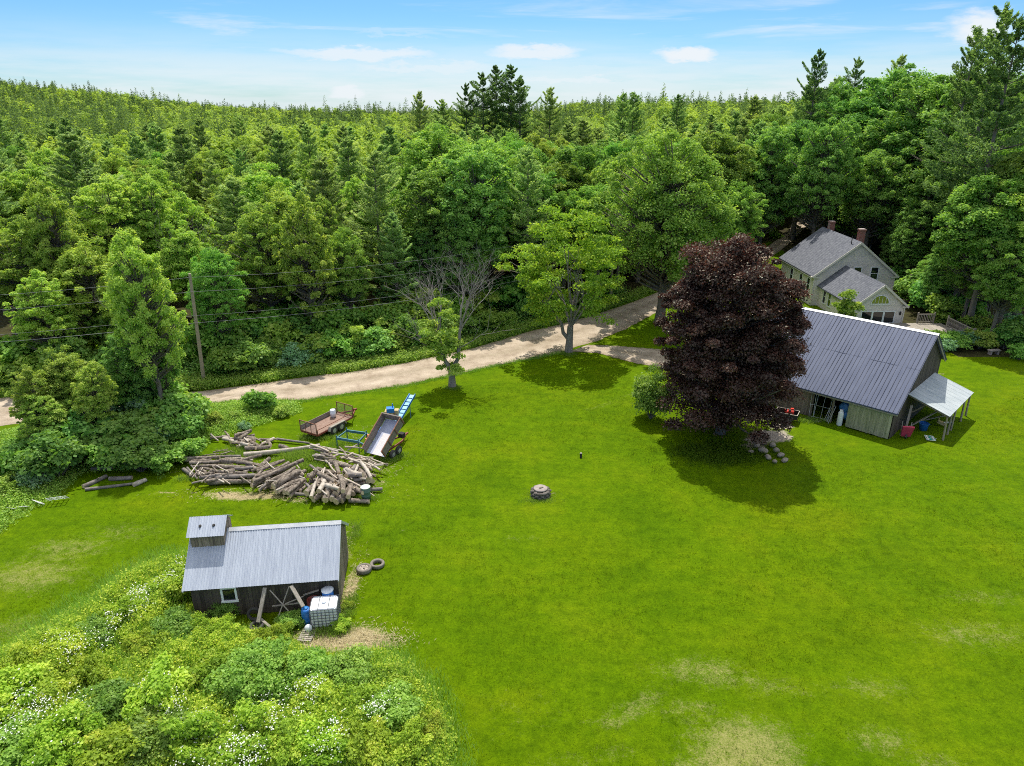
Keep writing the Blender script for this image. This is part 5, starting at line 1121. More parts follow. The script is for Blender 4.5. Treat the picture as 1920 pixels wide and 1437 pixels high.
# ---------------------------------------------------------------- firewood processor with conveyor, log rack and chute
t = thing('wood_processor', 'blue firewood processor with tan engine and long light-blue conveyor rising to the right', 'machine', G(735, 800))
o0 = Vector(t.location)
def L_(p): return Vector(p) - o0
cb, ct = A(745, 790, 46.4), A(773.5, 741, 49.6)
d_ = (ct - cb).normalized(); sd = d_.cross(Vector((0, 0, 1))).normalized(); up_ = sd.cross(d_)
q = MB(); q.bar(L_(cb), L_(ct), .42, .03, up=up_); belt = q.build('conveyor', M_CYAN, t)
q = MB()
for s in (-1, 1): q.bar(L_(cb + sd * s * .23 + up_ * .06), L_(ct + sd * s * .23 + up_ * .06), .035, .18, up=up_)
q.build('side_rail', M_BLUE, belt)
q = MB()
for i in range(1, 7): c = cb.lerp(ct, i / 7); q.bar(L_(c - sd * .21 + up_ * .04), L_(c + sd * .21 + up_ * .04), .04, .05)
q.build('paddle', M_TEAL, belt)
q = MB(); c = cb.lerp(ct, .62)
for s in (-1, 1): q.bar(L_(c + sd * s * .22), L_(Vector((c.x + s * .3, c.y - .4, 0))), .05)
q.build('support_leg', M_TEAL, t)
e0 = G(731, 796); q = MB(); q.box(L_(e0 + Vector((0, .15, .8))), (.62, .55, .5)); q.cyl(L_(e0 + Vector((-.28, -.2, .8))), L_(e0 + Vector((.05, -.2, .8))), .2, n=12); q.box(L_(e0 + Vector((.5, .3, .75))), (.3, .4, .6)); q.build('engine', M_YEL, t)
q = MB(); q.box(L_(e0 + Vector((.1, .05, 1.15))), (.55, .5, .3), Matrix.Rotation(.2, 3, 'Z')); q.cyl(L_(e0 + Vector((.25, .2, 1.1))), L_(e0 + Vector((.25, .2, 1.55))), .04, n=8); q.build('hood', M_BLUE, t)
q = MB(); b0, b1 = G(729, 797, .75), G(703, 815, .6); q.bar(L_(b0), L_(b1), .32, .28); q.bar(L_(b0 + Vector((.2, 0, -.3))), L_(b1 + Vector((.2, 0, -.2))), .1, .12); q.build('splitter_beam', M_BLUE, t)
q = MB(); b2_ = b1 + (b1 - b0).normalized() * .35; q.bar(L_(b1), L_(b2_), .22, .2); q.bar(L_(b0.lerp(b1, .5) - Vector((0, 0, .35))), L_(b1 - Vector((0, 0, .2))), .1, .1); q.build('ram', M_TEAL, t)
for p in (G(738, 801), G(722, 806), G(707, 822)): q = MB(); q.bar(L_(p), L_(p + Vector((0, 0, .65))), .07); q.build('leg', M_TEAL, t)
wheel(t, L_(G(745, 803) + Vector((.1, 0, .28))), .28, .16, (.9, -.4, 0)); 
t2 = thing('log_rack', 'teal steel log rack of two long rails on thin legs beside the tilted dump trailer', 'rack', G(660, 838))
o0 = Vector(t2.location)
nl, nr_, fl, fr_ = G(631, 822, .72), G(672, 829, .72), G(650, 808, .72), G(687, 813, .72)
for a, b2 in ((nl, nr_), (fl, fr_)):
    q = MB(); q.bar(L_(a), L_(b2), .09, .17); q.build('rail', M_TEAL, t2)
    for e_ in (a, b2): q = MB(); q.bar(L_(e_ + Vector((0, 0, .22))), L_(Vector((e_.x, e_.y, 0))), .06); q.build('leg', M_TEAL, t2)
q = MB(); q.bar(L_(nl), L_(fl), .07, .08); q.bar(L_(nr_), L_(fr_), .07, .1); q.build('cross_beam', M_TEAL, t2)
x0, x1 = G(683, 834, .7), G(697, 822, .7)
q = MB(); q.bar(L_(nr_), L_(x0), .08, .1); q.bar(L_(fr_), L_(x1), .08, .1); q.bar(L_(x0), L_(x1), .08, .1); q.build('feed_frame', M_TEAL, t2)
for p in (x0, x1): q = MB(); q.bar(L_(p), L_(Vector((p.x, p.y, 0))), .06); q.build('leg', M_TEAL, t2)
q = MB(); q.cyl(L_(G(689, 817, .9)), L_(G(702, 817, .9)), .10, n=10); q.cyl(L_(G(685, 824, .8)), L_(G(696, 823, .8)), .09, n=10); q.build('roller', M_ORANGE, t2)
# ---------------------------------------------------------------- dump trailer, box tipped up
hd_ = math.atan2(.9, .45) - math.pi / 2
t = thing('dump_trailer', 'small dump trailer with its plank-sided box tipped up towards the log pile', 'trailer', G(722, 852), hd_)
BW, BLn, BH = .72, 2.75, .62; tilt = Matrix.Rotation(R(33), 3, 'X') @ Matrix.Rotation(R(0), 3, 'Y'); piv = Vector((0, -1.0, .42))
def T_(x, y, z): return piv + tilt @ Vector((x, y, z))
def tb(mb, c, s, mi=0): mb.box(T_(*c), s, tilt, mi)
q = MB(); tb(q, (0, BLn / 2, 0), (2 * BW, BLn, .05)); box = q.build('tipped_floor', M_BOXF, t)
q = MB(); tb(q, (.12, BLn * .30, .028), (BW * 1.1, BLn * .6, .006)); q.build('pale_patch', M_BOXS, box)  # paler rectangle over the lower part of the box floor
for s in (-1, 1):
    q = MB()
    for i in range(3): tb(q, (s * (BW + .02), BLn / 2, .04 + .105 + i * .205), (.035, BLn, .195))
    w_o = q.build('side_board', M_BOXW, t); q = MB()
    for f in (.02, .33, .66, .98): tb(q, (s * (BW + .06), BLn * f, .32), (.05, .06, .7))
    tb(q, (s * (BW + .03), BLn / 2, .665), (.06, BLn, .03)); q.build('stake', M_RUST, w_o)
q = MB()
for i in range(3): tb(q, (0, BLn + .02, .145 + i * .205), (2 * BW + .1, .035, .195))
tb(q, (0, BLn + .03, .665), (2 * BW + .14, .07, .03)); q.build('head_board', M_BOXW, t)
q = MB()
for s in (-.35, .35): q.bar((s, -1.0, .38), (s, 1.5, .38), .07, .12)
q.bar((.35, 1.5, .38), (0, 2.5, .38), .07, .1); q.bar((-.35, 1.5, .38), (0, 2.5, .38), .07, .1); q.box((0, 2.55, .42), (.12, .3, .1)); q.bar((.0, 2.2, 0), (0, 2.2, .6), .06); q.build('chassis', M_TRED, t)
q = MB(); q.cyl((0, .6, .42), tuple(T_(0, 1.7, -.05)), .06, .045, 10); q.build('hoist_ram', M_RIM, t)
q = MB(); q.box((0.02, 1.95, .58), (.36, .36, .3)); q.build('battery_box', M_DARK, t)
for y in (-.25, .42):
    for s in (-1, 1): wheel(t, (s * .82, y, .30), .30, .2, (1, 0, 0))
# ---------------------------------------------------------------- things around the barn
bpy.context.view_layer.update()
def Bn(x, y, z=0): return barn.matrix_world @ Vector((x, y, z))
t = thing('gas_cylinder', 'tall white propane cylinder standing in the barn doorway beside the sliding door', 'gas cylinder', Bn(-3.38, -.08), BR)
q = MB(); q.lathe([(0, 0.02), (.17, .02), (.19, .08), (.19, 1.0), (.16, 1.1), (.08, 1.15), (0, 1.16)], 18); q.build('tank', M_WHITE, t); q = MB(); q.lathe([(.11, 1.12), (.11, 1.26), (.1, 1.26), (.1, 1.12)], 14); q.cyl((0, 0, 1.14), (0, 0, 1.24), .035, n=8); q.build('valve_collar', M_WHITE, t)
def frame_thing(lab, x, y, w, h, lean, yaw, bars, m=None):
    t = thing('metal_frame', lab, 'frame', Bn(x, y, .03), BR + yaw, 'metal frames stored in the barn doorway'); t.rotation_euler = (R(-lean), 0, BR + yaw)
    q = MB()
    for s in (-1, 1): q.cyl((s * w / 2, 0, 0), (s * w / 2, 0, h), .022, n=6)
    q.cyl((-w / 2, 0, h), (w / 2, 0, h), .022, n=6); q.cyl((-w / 2, 0, .1), (w / 2, 0, .1), .022, n=6); q.build('outline', m or M_RIM, t)
    q = MB()
    for k in range(bars): q.cyl((-w / 2 + w * (k + 1) / (bars + 1), 0, .1), (-w / 2 + w * (k + 1) / (bars + 1), 0, h), .015, n=5)
    q.cyl((-w / 2, 0, h * .55), (w / 2, 0, h * .55), .015, n=5); q.build('inner_bar', m or M_RIM, t)
frame_thing('wide pale metal frame leaning in the middle of the barn doorway', -4.75, -.1, 1.0, 1.75, 14, .1, 1)
frame_thing('narrow pale metal frame leaning at the left side of the barn doorway', -5.4, -.2, .3, 1.8, 8, .5, 0)
frame_thing('small pale metal frame leaning on the right end of the wide frame', -4.25, -.25, .45, 1.35, 18, -.5, 2)
t = thing('tarp_bundle', 'blue tarpaulin bundle hung in the barn doorway behind the propane cylinder', 'tarpaulin', Bn(-3.3, .35, 1.0), BR); q = MB(); stub(q, (0, 0, .3), .42, .9, 12, 3); stub(q, (.15, -.05, -.2), .3, .7, 10, 6); q.build('cover', mat('blue_tarp', (.02, .09, .28), (.05, .18, .42), 6, .5), t)
t = thing('cart', 'black garden cart with pale rim parked by the barn wall under the copper maple', 'cart', G(1474, 789), R(-30))
q = MB(); q.box((0, 0, .42), (1.5, .95, .05)); [q.box((0, s * .48, .58), (1.5, .04, .3)) for s in (-1, 1)]; [q.box((s * .75, 0, .58), (.04, .96, .3)) for s in (-1, 1)]; q.build('tub', M_DARK, t)
q = MB(); [q.bar((-.77, s * .49, .745), (.77, s * .49, .745), .05, .03) for s in (-1, 1)]; [q.bar((s * .76, -.49, .745), (s * .76, .49, .745), .05, .03) for s in (-1, 1)]; q.build('rim', M_BEAM, t)
q = MB(); q.bar((-.7, -.3, .36), (.8, -.3, .36), .05, .1); q.bar((.7, .3, .36), (-.7, .3, .36), .05, .1); q.bar((-.75, 0, .4), (-1.5, 0, .5), .05); q.build('chassis', M_TRED, t)
for s in (-1, 1): wheel(t, (.2, s * .58, .25), .25, .14, (0, 1, 0))
bpy.context.view_layer.update()
pc = t.matrix_world @ Vector((.12, .05, .46)); t = thing('red_machine', 'bright red engine lying on the black garden cart', 'engine', pc, R(-10))
q = MB(); q.box((0, 0, .2), (.55, .34, .26)); q.cyl((-.3, 0, .25), (.3, 0, .25), .16, n=12); q.box((.2, .1, .42), (.22, .2, .16)); q.build('housing', M_RED, t); q = MB(); q.cyl((-.25, -.1, .35), (-.25, -.1, .56), .04, n=8); q.box((.0, -.12, .4), (.14, .14, .12)); q.build('fitting', M_DARK, t)
# under the lean-to
t = thing('wheelbarrow', 'pinkish red wheelbarrow tipped up under the lean-to at the barn corner', 'wheelbarrow', Bn(.75, 1.05), BR + .6)
q = MB(); V = [(-.3, .0, .12), (.3, .0, .12), (.38, -.25, .95), (-.38, -.25, .95)]; q.add(V + [(a, b2 + .14, c_ + .03) for a, b2, c_ in V], [(0, 1, 2, 3), (0, 4, 5, 1), (1, 5, 6, 2), (2, 6, 7, 3), (3, 7, 4, 0), (7, 6, 5, 4)]); q.build('tray', M_PINK, t)
q = MB(); [q.bar((s * .28, .12, .1), (s * .3, .25, 1.15), .04) for s in (-1, 1)]; [q.bar((s * .2, .15, .5), (s * .25, .5, .02), .03) for s in (-1, 1)]; q.build('handle_frame', M_BEAM, t); wheel(t, (0, -.02, .17), .17, .09, (1, 0, 0))
t = thing('tub', 'round blue tub standing under the lean-to roof', 'tub', Bn(1.2, 3.4), BR); q = MB(); q.lathe([(0, 0), (.26, 0), (.32, .5), (.34, .52), (.31, .52), (.25, .06), (0, .06)], 18); q.build('shell', M_BBLUE, t); q = MB(); q.lathe([(.33, .50), (.355, .52), (.33, .54)], 18); q.build('rolled_rim', M_BLUE, t)
t = thing('folding_chair', 'green and white folding lawn chair lying on the ground before the lean-to', 'chair', Bn(2.05, 2.0), BR + .5)
q = MB()
for s in (-1, 1): q.cyl((s * .28, -.35, .12), (s * .28, .4, .12), .016, n=6); q.cyl((s * .28, -.3, .28), (s * .28, .1, .03), .014, n=6)
q.cyl((-.28, -.35, .12), (.28, -.35, .12), .016, n=6); q.cyl((-.28, .4, .12), (.28, .4, .12), .016, n=6); q.build('tube_frame', M_WHITE, t)
q = MB()
for i in range(5): q.box((0, -.3 + i * .15, .135), (.54, .075, .008), mi=i % 2)
for i in range(3): q.box((-.18 + .18 * i, .02, .145), (.07, .7, .008), mi=(i + 1) % 2)
q.build('webbing', [mat('green_web', (.02, .30, .22), (.04, .38, .28), 3, .6), M_WHITE], t)
t = thing('yellow_saw', 'yellow power tool lying under the far end of the lean-to', 'tool', Bn(1.9, 5.0, .15), BR + .3); q = MB(); q.box((0, 0, .1), (.5, .22, .2), Matrix.Rotation(.3, 3, 'Y')); q.cyl((-.2, 0, .15), (-.2, .0, .45), .05, n=8); q.build('body', M_YEL, t); q = MB(); q.box((.4, 0, .22), (.5, .08, .08), Matrix.Rotation(-.3, 3, 'Y')); q.build('grip', M_WHITE, t)
for (x, y, z, x2, y2, z2_, lab) in ((.3, 2.6, .1, 1.9, 3.6, 1.7, 'long grey plank leaning diagonally under the lean-to'), (.5, 1.7, .0, .35, 2.6, 1.9, 'upright grey plank leaning on the barn end wall'), (.6, 3.9, .3, 2.4, 4.6, 1.2, 'grey plank leaning low under the middle of the lean-to')):
    p, q_ = Bn(x, y, z), Bn(x2, y2, z2_); c = (p + q_) / 2; q = MB(); q.bar(p - c, q_ - c, .15, .05); o = q.build('board', M_BEAM); o.location = c; tag(o, lab, 'board', 'planks stored under the lean-to')
# heap of fieldstones by the copper maple
for i, (px, py, r, w) in enumerate(((1429, 848, .33, 'largest grey fieldstone in front of the stone heap'), (1447, 838, .28, 'fieldstone at the back of the stone heap'), (1455, 848, .27, 'pale fieldstone in the middle of the stone heap'), (1464, 857, .26, 'palest fieldstone at the right of the stone heap'), (1472, 866, .24, 'flat dark fieldstone at the far right of the stone heap'), (1440, 860, .25, 'brown fieldstone low in the stone heap'),
                                    (1418, 838, .24, 'fieldstone at the left of the stone heap'), (1432, 833, .22, 'small fieldstone at the rear left of the stone heap'), (1452, 868, .2, 'small fieldstone at the front of the stone heap'), (1408, 850, .2, 'fieldstone half in shade left of the stone heap'))):
    o = MB(); stub(o, (0, 0, r * .5), r, r * 1.25, 11, i + 40); ob = o.build('fieldstone', M_STONE); ob.location = G(px, py); ob.rotation_euler = (.2, .15, i); tag(ob, w + ' beside the copper maple', 'stone', 'fieldstones beside the copper maple')
# bench right of the deck, broken lattice at the left, pole beside the house
t = thing('stone_bench', 'small white stone bench at the lawn edge beyond the barn', 'bench', G(1862, 665), R(8)); q = MB(); q.box((0, 0, .42), (1.1, .4, .1)); q.build('seat', M_CONC, t)
for s in (-1, 1): q = MB(); q.box((s * .36, 0, .18), (.16, .34, .37)); q.build('leg', M_CONC, t)
for (px, py, w, h, rz, lab) in ((112, 937, 1.0, .7, .3, 'dark metal lattice panel lying in weeds, right of the white scraps'), (77, 943, .7, .35, -.5, 'white lattice board standing crooked in weeds at the lawn edge'), (45, 952, .55, .3, .2, 'small white lattice scrap in weeds farther left'), (27, 955, .5, .3, -.2, 'white lattice scrap nearest the left edge')):
    t = thing('lattice_panel', lab, 'lattice', G(px, py, .1), rz, 'lattice scraps at the left lawn edge'); t.rotation_euler = (R(50), 0, rz); q = MB()
    for i in range(5): q.box((-w / 2 + w * i / 4, 0, h / 2), (.045, .02, h))
    for i in range(3): q.box((0, .022, h * (i + .2) / 2.4), (w, .02, .045))
    q.build('slats', M_WHITE if 'white' in lab else M_RIM, t)
p0, p1 = G(1697, 572), A(1709, 515, G(1697, 572).y); o = MB(); o.cyl((0, 0, 0), p1 - p0, .13, .10, 10); ob = o.build('leaning_pole', M_POST); ob.location = p0; tag(ob, 'brown leaning pole between the farmhouse gable and the dark trees', 'pole')
t = thing('white_sack', 'crumpled white sack in the brambles at the left end of the shed', 'sack', S(-7.5, 1.4, .55), .4); q = MB(); stub(q, (0, 0, .15), .32, .4, 10, 9); q.build('bag', M_WHITE, t); q = MB(); stub(q, (.2, .1, .35), .1, .16, 8, 5); q.build('tied_neck', M_PLAST, t)
# ---------------------------------------------------------------- utility poles and wires
M_WIRE = mat('aged_wire', (.16, .17, .17), (.24, .25, .25), 4, .6)
p1 = G(383, 720); H1 = 9.3
def pole(p, lab, lean=.0):
    t = thing('utility_pole', lab, 'utility pole', p); q = MB(); q.cyl((0, 0, -.2), (lean, 0, H1), .16, .11, 12); q.build('shaft', M_POST, t)
    for z in (9.05, 7.9, 5.95, 5.35): q = MB(); q.cyl((lean * z / H1, -.1, z), (lean * z / H1 + .12, -.22, z), .035, .05, 8); q.build('insulator', M_CONC, t)
    return t
pole(p1, 'bare wooden utility pole at the far road edge, left part of the road', .35)
p2 = Vector((11.5, 80.5, 0)); p3 = Vector((-74, 47.5, 0))
pole(p2, 'wooden utility pole hidden among trees at the road bend')
for z, w in ((9.05, 'topmost'), (7.9, 'second highest'), (5.95, 'third highest'), (5.35, 'lowest and thickest')):
    a = p1 + Vector((.35 * z / H1 + .1, -.2, z))
    for b2, side in ((p2 + Vector((0, -.2, z)), 'right of'), (p3 + Vector((0, 0, z)), 'left of')):
        pts = [a.lerp(b2, k / 16) - Vector((0, 0, 1.1 * 4 * (k / 16) * (1 - k / 16))) for k in range(17)]; q = MB(); q.tube(pts, 0.011 if z > 5.5 else .018, 5); o = q.build('power_line', M_WIRE, None, tuple(a)); o.location = a
        tag(o, f'{w} overhead wire {side} the utility pole', 'wire', 'overhead wires along the road')
# ---------------------------------------------------------------- undergrowth: shrubs, brambles, weeds, tall grass
rng = np.random.RandomState(77)
SH = [shrub(80, 2.0, 1.3, 34, 130, .17, L_MAPLE), shrub(81, 1.7, 1.25, 32, 130, .15, L_LIGHT), shrub(82, 2.4, 1.4, 40, 130, .17, L_DARK), shrub(83, 2.6, 1.1, 34, 130, .15, L_LIGHT), shrub(84, 1.8, 1.3, 34, 120, .14, L_SILVER)]
BU = [shrub(90, 1.7, 1.3, 60, 190, .105, L_BRAMBLE, 56, .85, .26), shrub(91, 1.45, 1.2, 55, 190, .10, L_BRAMBLE, 0, .8, .26), shrub(92, 1.9, 1.2, 55, 190, .11, L_BRAMBLE, 90, .9, .28), shrub(93, 1.55, 1.4, 60, 190, .11, L_MAPLE, 0, .75, .26)]
def shrubs(spots, protos, name, fmt, group, cat='shrub'):
    L = []
    for px, py, i, s in spots:
        p = G(px, py); o = plant(name, None, cat, p - Vector((0, 0, .05)), protos[i], rng.uniform(0, 6.28), (s * rng.uniform(.85, 1.2), s * rng.uniform(.85, 1.2), s * rng.uniform(.8, 1.1)), group); L.append((px, py, i, s, o))
    L.sort(key=lambda t: (t[0], t[1])); return L
WORD = ['green leafy', 'yellow-green', 'deep green', 'upright yellow-green', 'silvery green']
def landmark(px, py):
    if px < 70: return 'at the left end of the near road verge'
    if px < 170: return 'in the left thicket before the road'
    if px < 260: return 'in the middle of the left thicket'
    if px < 420: return 'right of the left thicket, near the pole'
    if px < 600: return 'between the road and the log pile' if py > 745 else 'along the far road edge before the pines'
    if px < 800: return 'along the far road edge behind the conveyor'
    if px < 1080: return 'along the far road edge behind the dying tree'
    if px < 1500: return 'beyond the road bend'
    return 'at the lawn edge beside the deck'
def lab_shrubs(L, group):
    b_ = {}
    for px, py, i, s, o in L: b_.setdefault((WORD[i], landmark(px, py)), []).append(o)
    for (w, lm), os_ in b_.items():
        for k, o in enumerate(os_): o['label'] = f'{w} shrub {lm}' + ('' if len(os_) == 1 else f', {ORD[min(k, 9)]} from left' if k else ', leftmost'); o['group'] = group
left_ = [(318, 814, 0, 1.9), (345, 818, 2, 1.6), (298, 808, 0, 2.0), (335, 832, 2, 1.5), (20, 905, 0, 1.2), (60, 880, 2, 1.1), (110, 900, 2, 1.5), (150, 862, 0, 1.8), (35, 862, 0, .9), (92, 850, 1, 1.7), (140, 830, 3, 1.8), (180, 850, 2, 1.8), (215, 870, 0, 1.5), (245, 858, 2, 1.6), (290, 850, 4, 1.5), (330, 835, 0, 1.4), (265, 885, 2, 1.2), (310, 880, 0, 1.0), (200, 810, 3, 1.9), (240, 820, 4, 1.8), (120, 800, 1, 1.6), (15, 930, 1, .9), (70, 915, 4, .9), (345, 800, 4, 1.5), (355, 862, 0, .8)]
mid_ = [(490, 772, 0, .95), (440, 790, 1, .6), (530, 780, 1, .6), (460, 805, 4, .45), (400, 800, 1, .7), (390, 775, 3, .6)]
far_ = [(425, 708, 2, 1.3), (440, 703, 0, 1.7), (470, 700, 2, 1.5), (505, 690, 0, 1.5), (540, 690, 4, 1.3), (570, 685, 4, 1.5), (600, 680, 1, 1.9), (640, 676, 0, 1.6), (670, 672, 3, 1.6), (700, 668, 2, 1.5), (735, 660, 1, 1.5), (765, 655, 2, 1.4), (800, 650, 0, 1.4), (835, 640, 2, 1.3), (880, 628, 0, 1.4), (920, 622, 0, 1.4), (950, 612, 1, 1.2), (1000, 600, 2, 1.4), (1040, 590, 0, 1.3),
        (30, 725, 0, 1.4), (80, 718, 1, 1.7), (140, 716, 2, 1.7), (200, 712, 0, 1.5), (-10, 735, 3, 1.2), (250, 705, 2, 1.7), (310, 700, 0, 1.6), (655, 640, 1, 1.9), (480, 665, 2, 1.8), (560, 655, 0, 1.8), (615, 655, 3, 1.9), (720, 640, 0, 1.9), (1090, 578, 2, 1.2), (1140, 560, 0, 1.3), (410, 685, 0, 2.2), (450, 672, 1, 2.3), (500, 660, 0, 2.4), (535, 668, 1, 2.1), (590, 650, 2, 2.4), (635, 655, 0, 2.3), (690, 642, 1, 2.4), (745, 632, 0, 2.3), (790, 626, 3, 2.2), (840, 615, 0, 2.3), (890, 604, 1, 2.3), (940, 590, 0, 2.3), (985, 580, 2, 2.2), (425, 645, 3, 2.5), (560, 632, 0, 2.6), (660, 622, 3, 2.6), (770, 605, 0, 2.6), (865, 588, 2, 2.6), (1030, 572, 1, 2.0), (60, 700, 0, 2.3), (150, 692, 1, 2.4), (240, 680, 0, 2.4), (320, 672, 1, 2.3), (1500, 440, 0, 1.8), (1470, 436, 2, 1.8), (1440, 455, 1, 1.6), (1455, 462, 0, 1.2)]
lab_shrubs(shrubs(left_ + mid_ + far_, SH, 'shrub', '', ''), 'shrubs of the road verges and left thicket')
right_ = [(1790, 655, 0, 1.0), (1810, 650, 4, 1.2), (1835, 655, 1, 1.2), (1860, 650, 0, 1.1), (1880, 655, 2, 1.3), (1905, 660, 2, 1.5), (1775, 660, 4, .7), (1850, 635, 1, 1.4), (1825, 630, 0, 1.3), (1890, 630, 4, 1.5), (1745, 645, 0, .9), (1910, 675, 0, .9), (1715, 572, 2, 1.9), (1745, 590, 2, 1.9), (1765, 610, 0, 1.7), (1695, 540, 2, 1.9), (1730, 545, 0, 2.0), (1780, 580, 2, 2.0), (1800, 605, 0, 1.8)]
lab_shrubs(shrubs(right_, SH, 'shrub', '', ''), 'shrubs beside the deck')
# thicket trees on the near side of the road, left
for k, (px, py, ytop, kd, wd, lab) in enumerate(((318, 818, 432, 3, .66, 'tall narrow dark-leaved tree rising from the left thicket before the road'), (275, 806, 610, 5, .95, 'dark mid-height tree in the left thicket, left of the tall narrow one'), (322, 805, 590, 1, .6, 'leafy tree in the left thicket beside the utility pole'), (150, 830, 650, 2, 1.0, 'bushy yellow-green tree in the left thicket before the road'), (92, 850, 680, 6, .9, 'small yellow-green tree at the left of the left thicket'), (205, 850, 680, 3, .9, 'yellow-topped small tree in the middle of the left thicket'), (110, 860, 735, 2, 1.2, 'low bushy tree in front of the left thicket'))):
    p = G(px, py); h = A(px, ytop, p.y).z; s = h / H_B[kd]; o = plant('broadleaf_tree', lab, 'tree', p, PB[kd], rng.uniform(0, 6.28), (s * wd * 1.15, s * wd * 1.15, s), 'trees of the left thicket')
# ---- stuff: leafy ground cover and blades
def cover(name, pts, hts, per, leaf, m, spread=.35, kind='stuff'):
    n = len(pts); k = np.repeat(np.arange(n), per); M = len(k)
    P = np.zeros((M, 3)); P[:, :2] = pts[k] + rng.randn(M, 2) * spread; f = rng.rand(M) ** .55; P[:, 2] = hts[k] * f
    s = leaf * rng.uniform(.6, 1.4, M); Q = leaf_quads(P, rng.randn(M, 3) * .6 + np.array([0, -.1, 1]), rng.randn(M, 3), s, s * .75)
    o = obj(name, quads(name, Q, np.clip(.5 * rng.rand(n)[k] + .5 * rng.rand(M), 0, 1), m)); return tag(o, kind=kind)
def blades(name, pts, hts, per, w, m, spread=.15):
    n = len(pts); k = np.repeat(np.arange(n), per); M = len(k); B = np.zeros((M, 3)); B[:, :2] = pts[k] + rng.randn(M, 2) * spread
    h = hts[k] * rng.uniform(.5, 1.15, M); a = rng.uniform(0, 6.28, M); ln_ = rng.uniform(.1, .6, M) * h; tip = B + np.stack([np.cos(a) * ln_, np.sin(a) * ln_, h], -1)
    sd = np.stack([-np.sin(a), np.cos(a), np.zeros(M)], -1) * (w * rng.uniform(.6, 1.3, M))[:, None]
    mid = B * .45 + tip * .55 + np.array([0, 0, .08]) * h[:, None]
    Q = np.stack([B - sd, mid - sd * .2 + sd * -.3, tip, mid + sd * .8], 1); Q[:, 0] = B
    return tag(obj(name, quads(name, Q, np.clip(.4 * rng.rand(n)[k] + .6 * rng.rand(M), 0, 1), m)), kind='stuff')
BR_POLY = poly_px([(-60, 1250), (60, 1195), (150, 1140), (232, 1090), (300, 1050), (352, 1040), (352, 1150), (440, 1184), (545, 1198), (565, 1225), (640, 1235), (720, 1222), (770, 1260), (815, 1310), (845, 1370), (846, 1500), (-60, 1500)])
n_ = 9000; pts = scatter(BR_POLY, n_, rng); hh = .40 + .38 * np.sin(pts[:, 0] * 1.3 + 1) * np.cos(pts[:, 1] * 1.1) + .28 * np.sin(pts[:, 0] * 3.1 + pts[:, 1] * 2.3) * np.sin(pts[:, 1] * 3.4 - pts[:, 0]) + .4 * rng.rand(n_)
def edge_dist(P, poly):
    d = np.full(len(P), 1e9)
    for i in range(len(poly)):
        a, b2 = poly[i], poly[(i + 1) % len(poly)]; t = np.clip(((P - a) @ (b2 - a)) / ((b2 - a) @ (b2 - a)), 0, 1); d = np.minimum(d, np.linalg.norm(P - a - t[:, None] * (b2 - a), axis=1))
    return d
shp = np.array([tuple(S(*c))[:2] for c in ((-6.5, 0), (0.02, 0), (.02, 4.1), (-6.5, 4.1))])
ed = edge_dist(pts, BR_POLY); hh = np.clip(hh, .08, 1.35) * np.clip(.25 + ed / 1.6, .25, 1); ok = ~inside(pts, shp); pts, hh = pts[ok], hh[ok]
cover('bramble_cover', pts, hh, 24, .095, L_BRAMBLE, .16)
k = rng.rand(len(pts)) < .5; blades('tall_grass', pts[k], hh[k] * .9 + .35, 12, .012, L_GRASS, .2)
fl_c = [(300, 1090), (345, 1065), (260, 1130), (215, 1165), (110, 1200), (150, 1215), (60, 1290), (90, 1320), (300, 1280), (310, 1310), (355, 1370), (375, 1395), (440, 1400), (455, 1375), (590, 1290), (530, 1310), (605, 1390), (640, 1380), (450, 1430), (120, 1330), (40, 1360), (520, 1330), (420, 1430), (700, 1330), (250, 1110)]
FP = np.concatenate([np.array(tuple(G(x, y, 1.15)))[None, :] + rng.randn(1, 3) * np.array([.4, .4, .08]) + rng.randn(26, 3) * np.array([.22, .22, .12]) for x, y in fl_c for _ in range(4)]); s = rng.uniform(.04, .07, len(FP))
tag(obj('blossom_scatter', quads('blossom_scatter', leaf_quads(FP, rng.randn(len(FP), 3) * .4 + np.array([0, -.2, 1]), rng.randn(len(FP), 3), s, s), rng.rand(len(FP)), M_FLOWER)), kind='stuff')
bush = [(330, 1120, 0, .9), (290, 1140, 0, .8), (235, 1180, 1, .9), (180, 1210, 3, .8), (120, 1240, 0, .9), (60, 1270, 1, 1.0), (30, 1330, 0, 1.1), (100, 1330, 2, .9), (170, 1290, 1, .9), (200, 1350, 3, .9), (40, 1420, 3, 1.0), (130, 1420, 0, 1.0), (230, 1430, 1, 1.1), (310, 1330, 2, 1.15), (300, 1400, 3, 1.0), (380, 1420, 2, 1.0), (450, 1440, 0, 1.0), (480, 1390, 2, .9), (540, 1420, 1, 1.0), (610, 1420, 0, .95), (690, 1425, 1, .95), (770, 1425, 1, .8), (800, 1380, 1, .7), (740, 1350, 3, .8), (660, 1340, 1, .9), (590, 1330, 0, .9), (730, 1290, 1, .7), (660, 1280, 3, .85), (380, 1200, 1, .8), (330, 1200, 3, .8), (420, 1200, 1, .7), (500, 1215, 1, .6), (280, 1230, 1, .8), (400, 1290, 1, .9), (530, 1200, 1, .5), (549, 1172, 3, .45), (428, 1152, 3, .6), (475, 1300, 3, .9), (330, 1085, 1, .6), (640, 1178, 1, .4), (652, 1140, 1, .3)]
L = shrubs([(x, y, i, s_ * 1.04) for x, y, i, s_ in bush], BU, 'bramble_bush', '', '', 'bush'); BW_ = ['white-blossomed rose bush', 'bright green bramble bush', 'tall rose bush with white sprays', 'deep green leafy bush']
def lmb(px, py):
    r = 'beside the shed' if py < 1190 else 'amid the foreground brambles' if py < 1320 else 'at the near bramble edge'
    c_ = 'left' if px < 220 else 'centre left' if px < 430 else 'centre right' if px < 620 else 'right'
    return f'{r}, {c_} part'
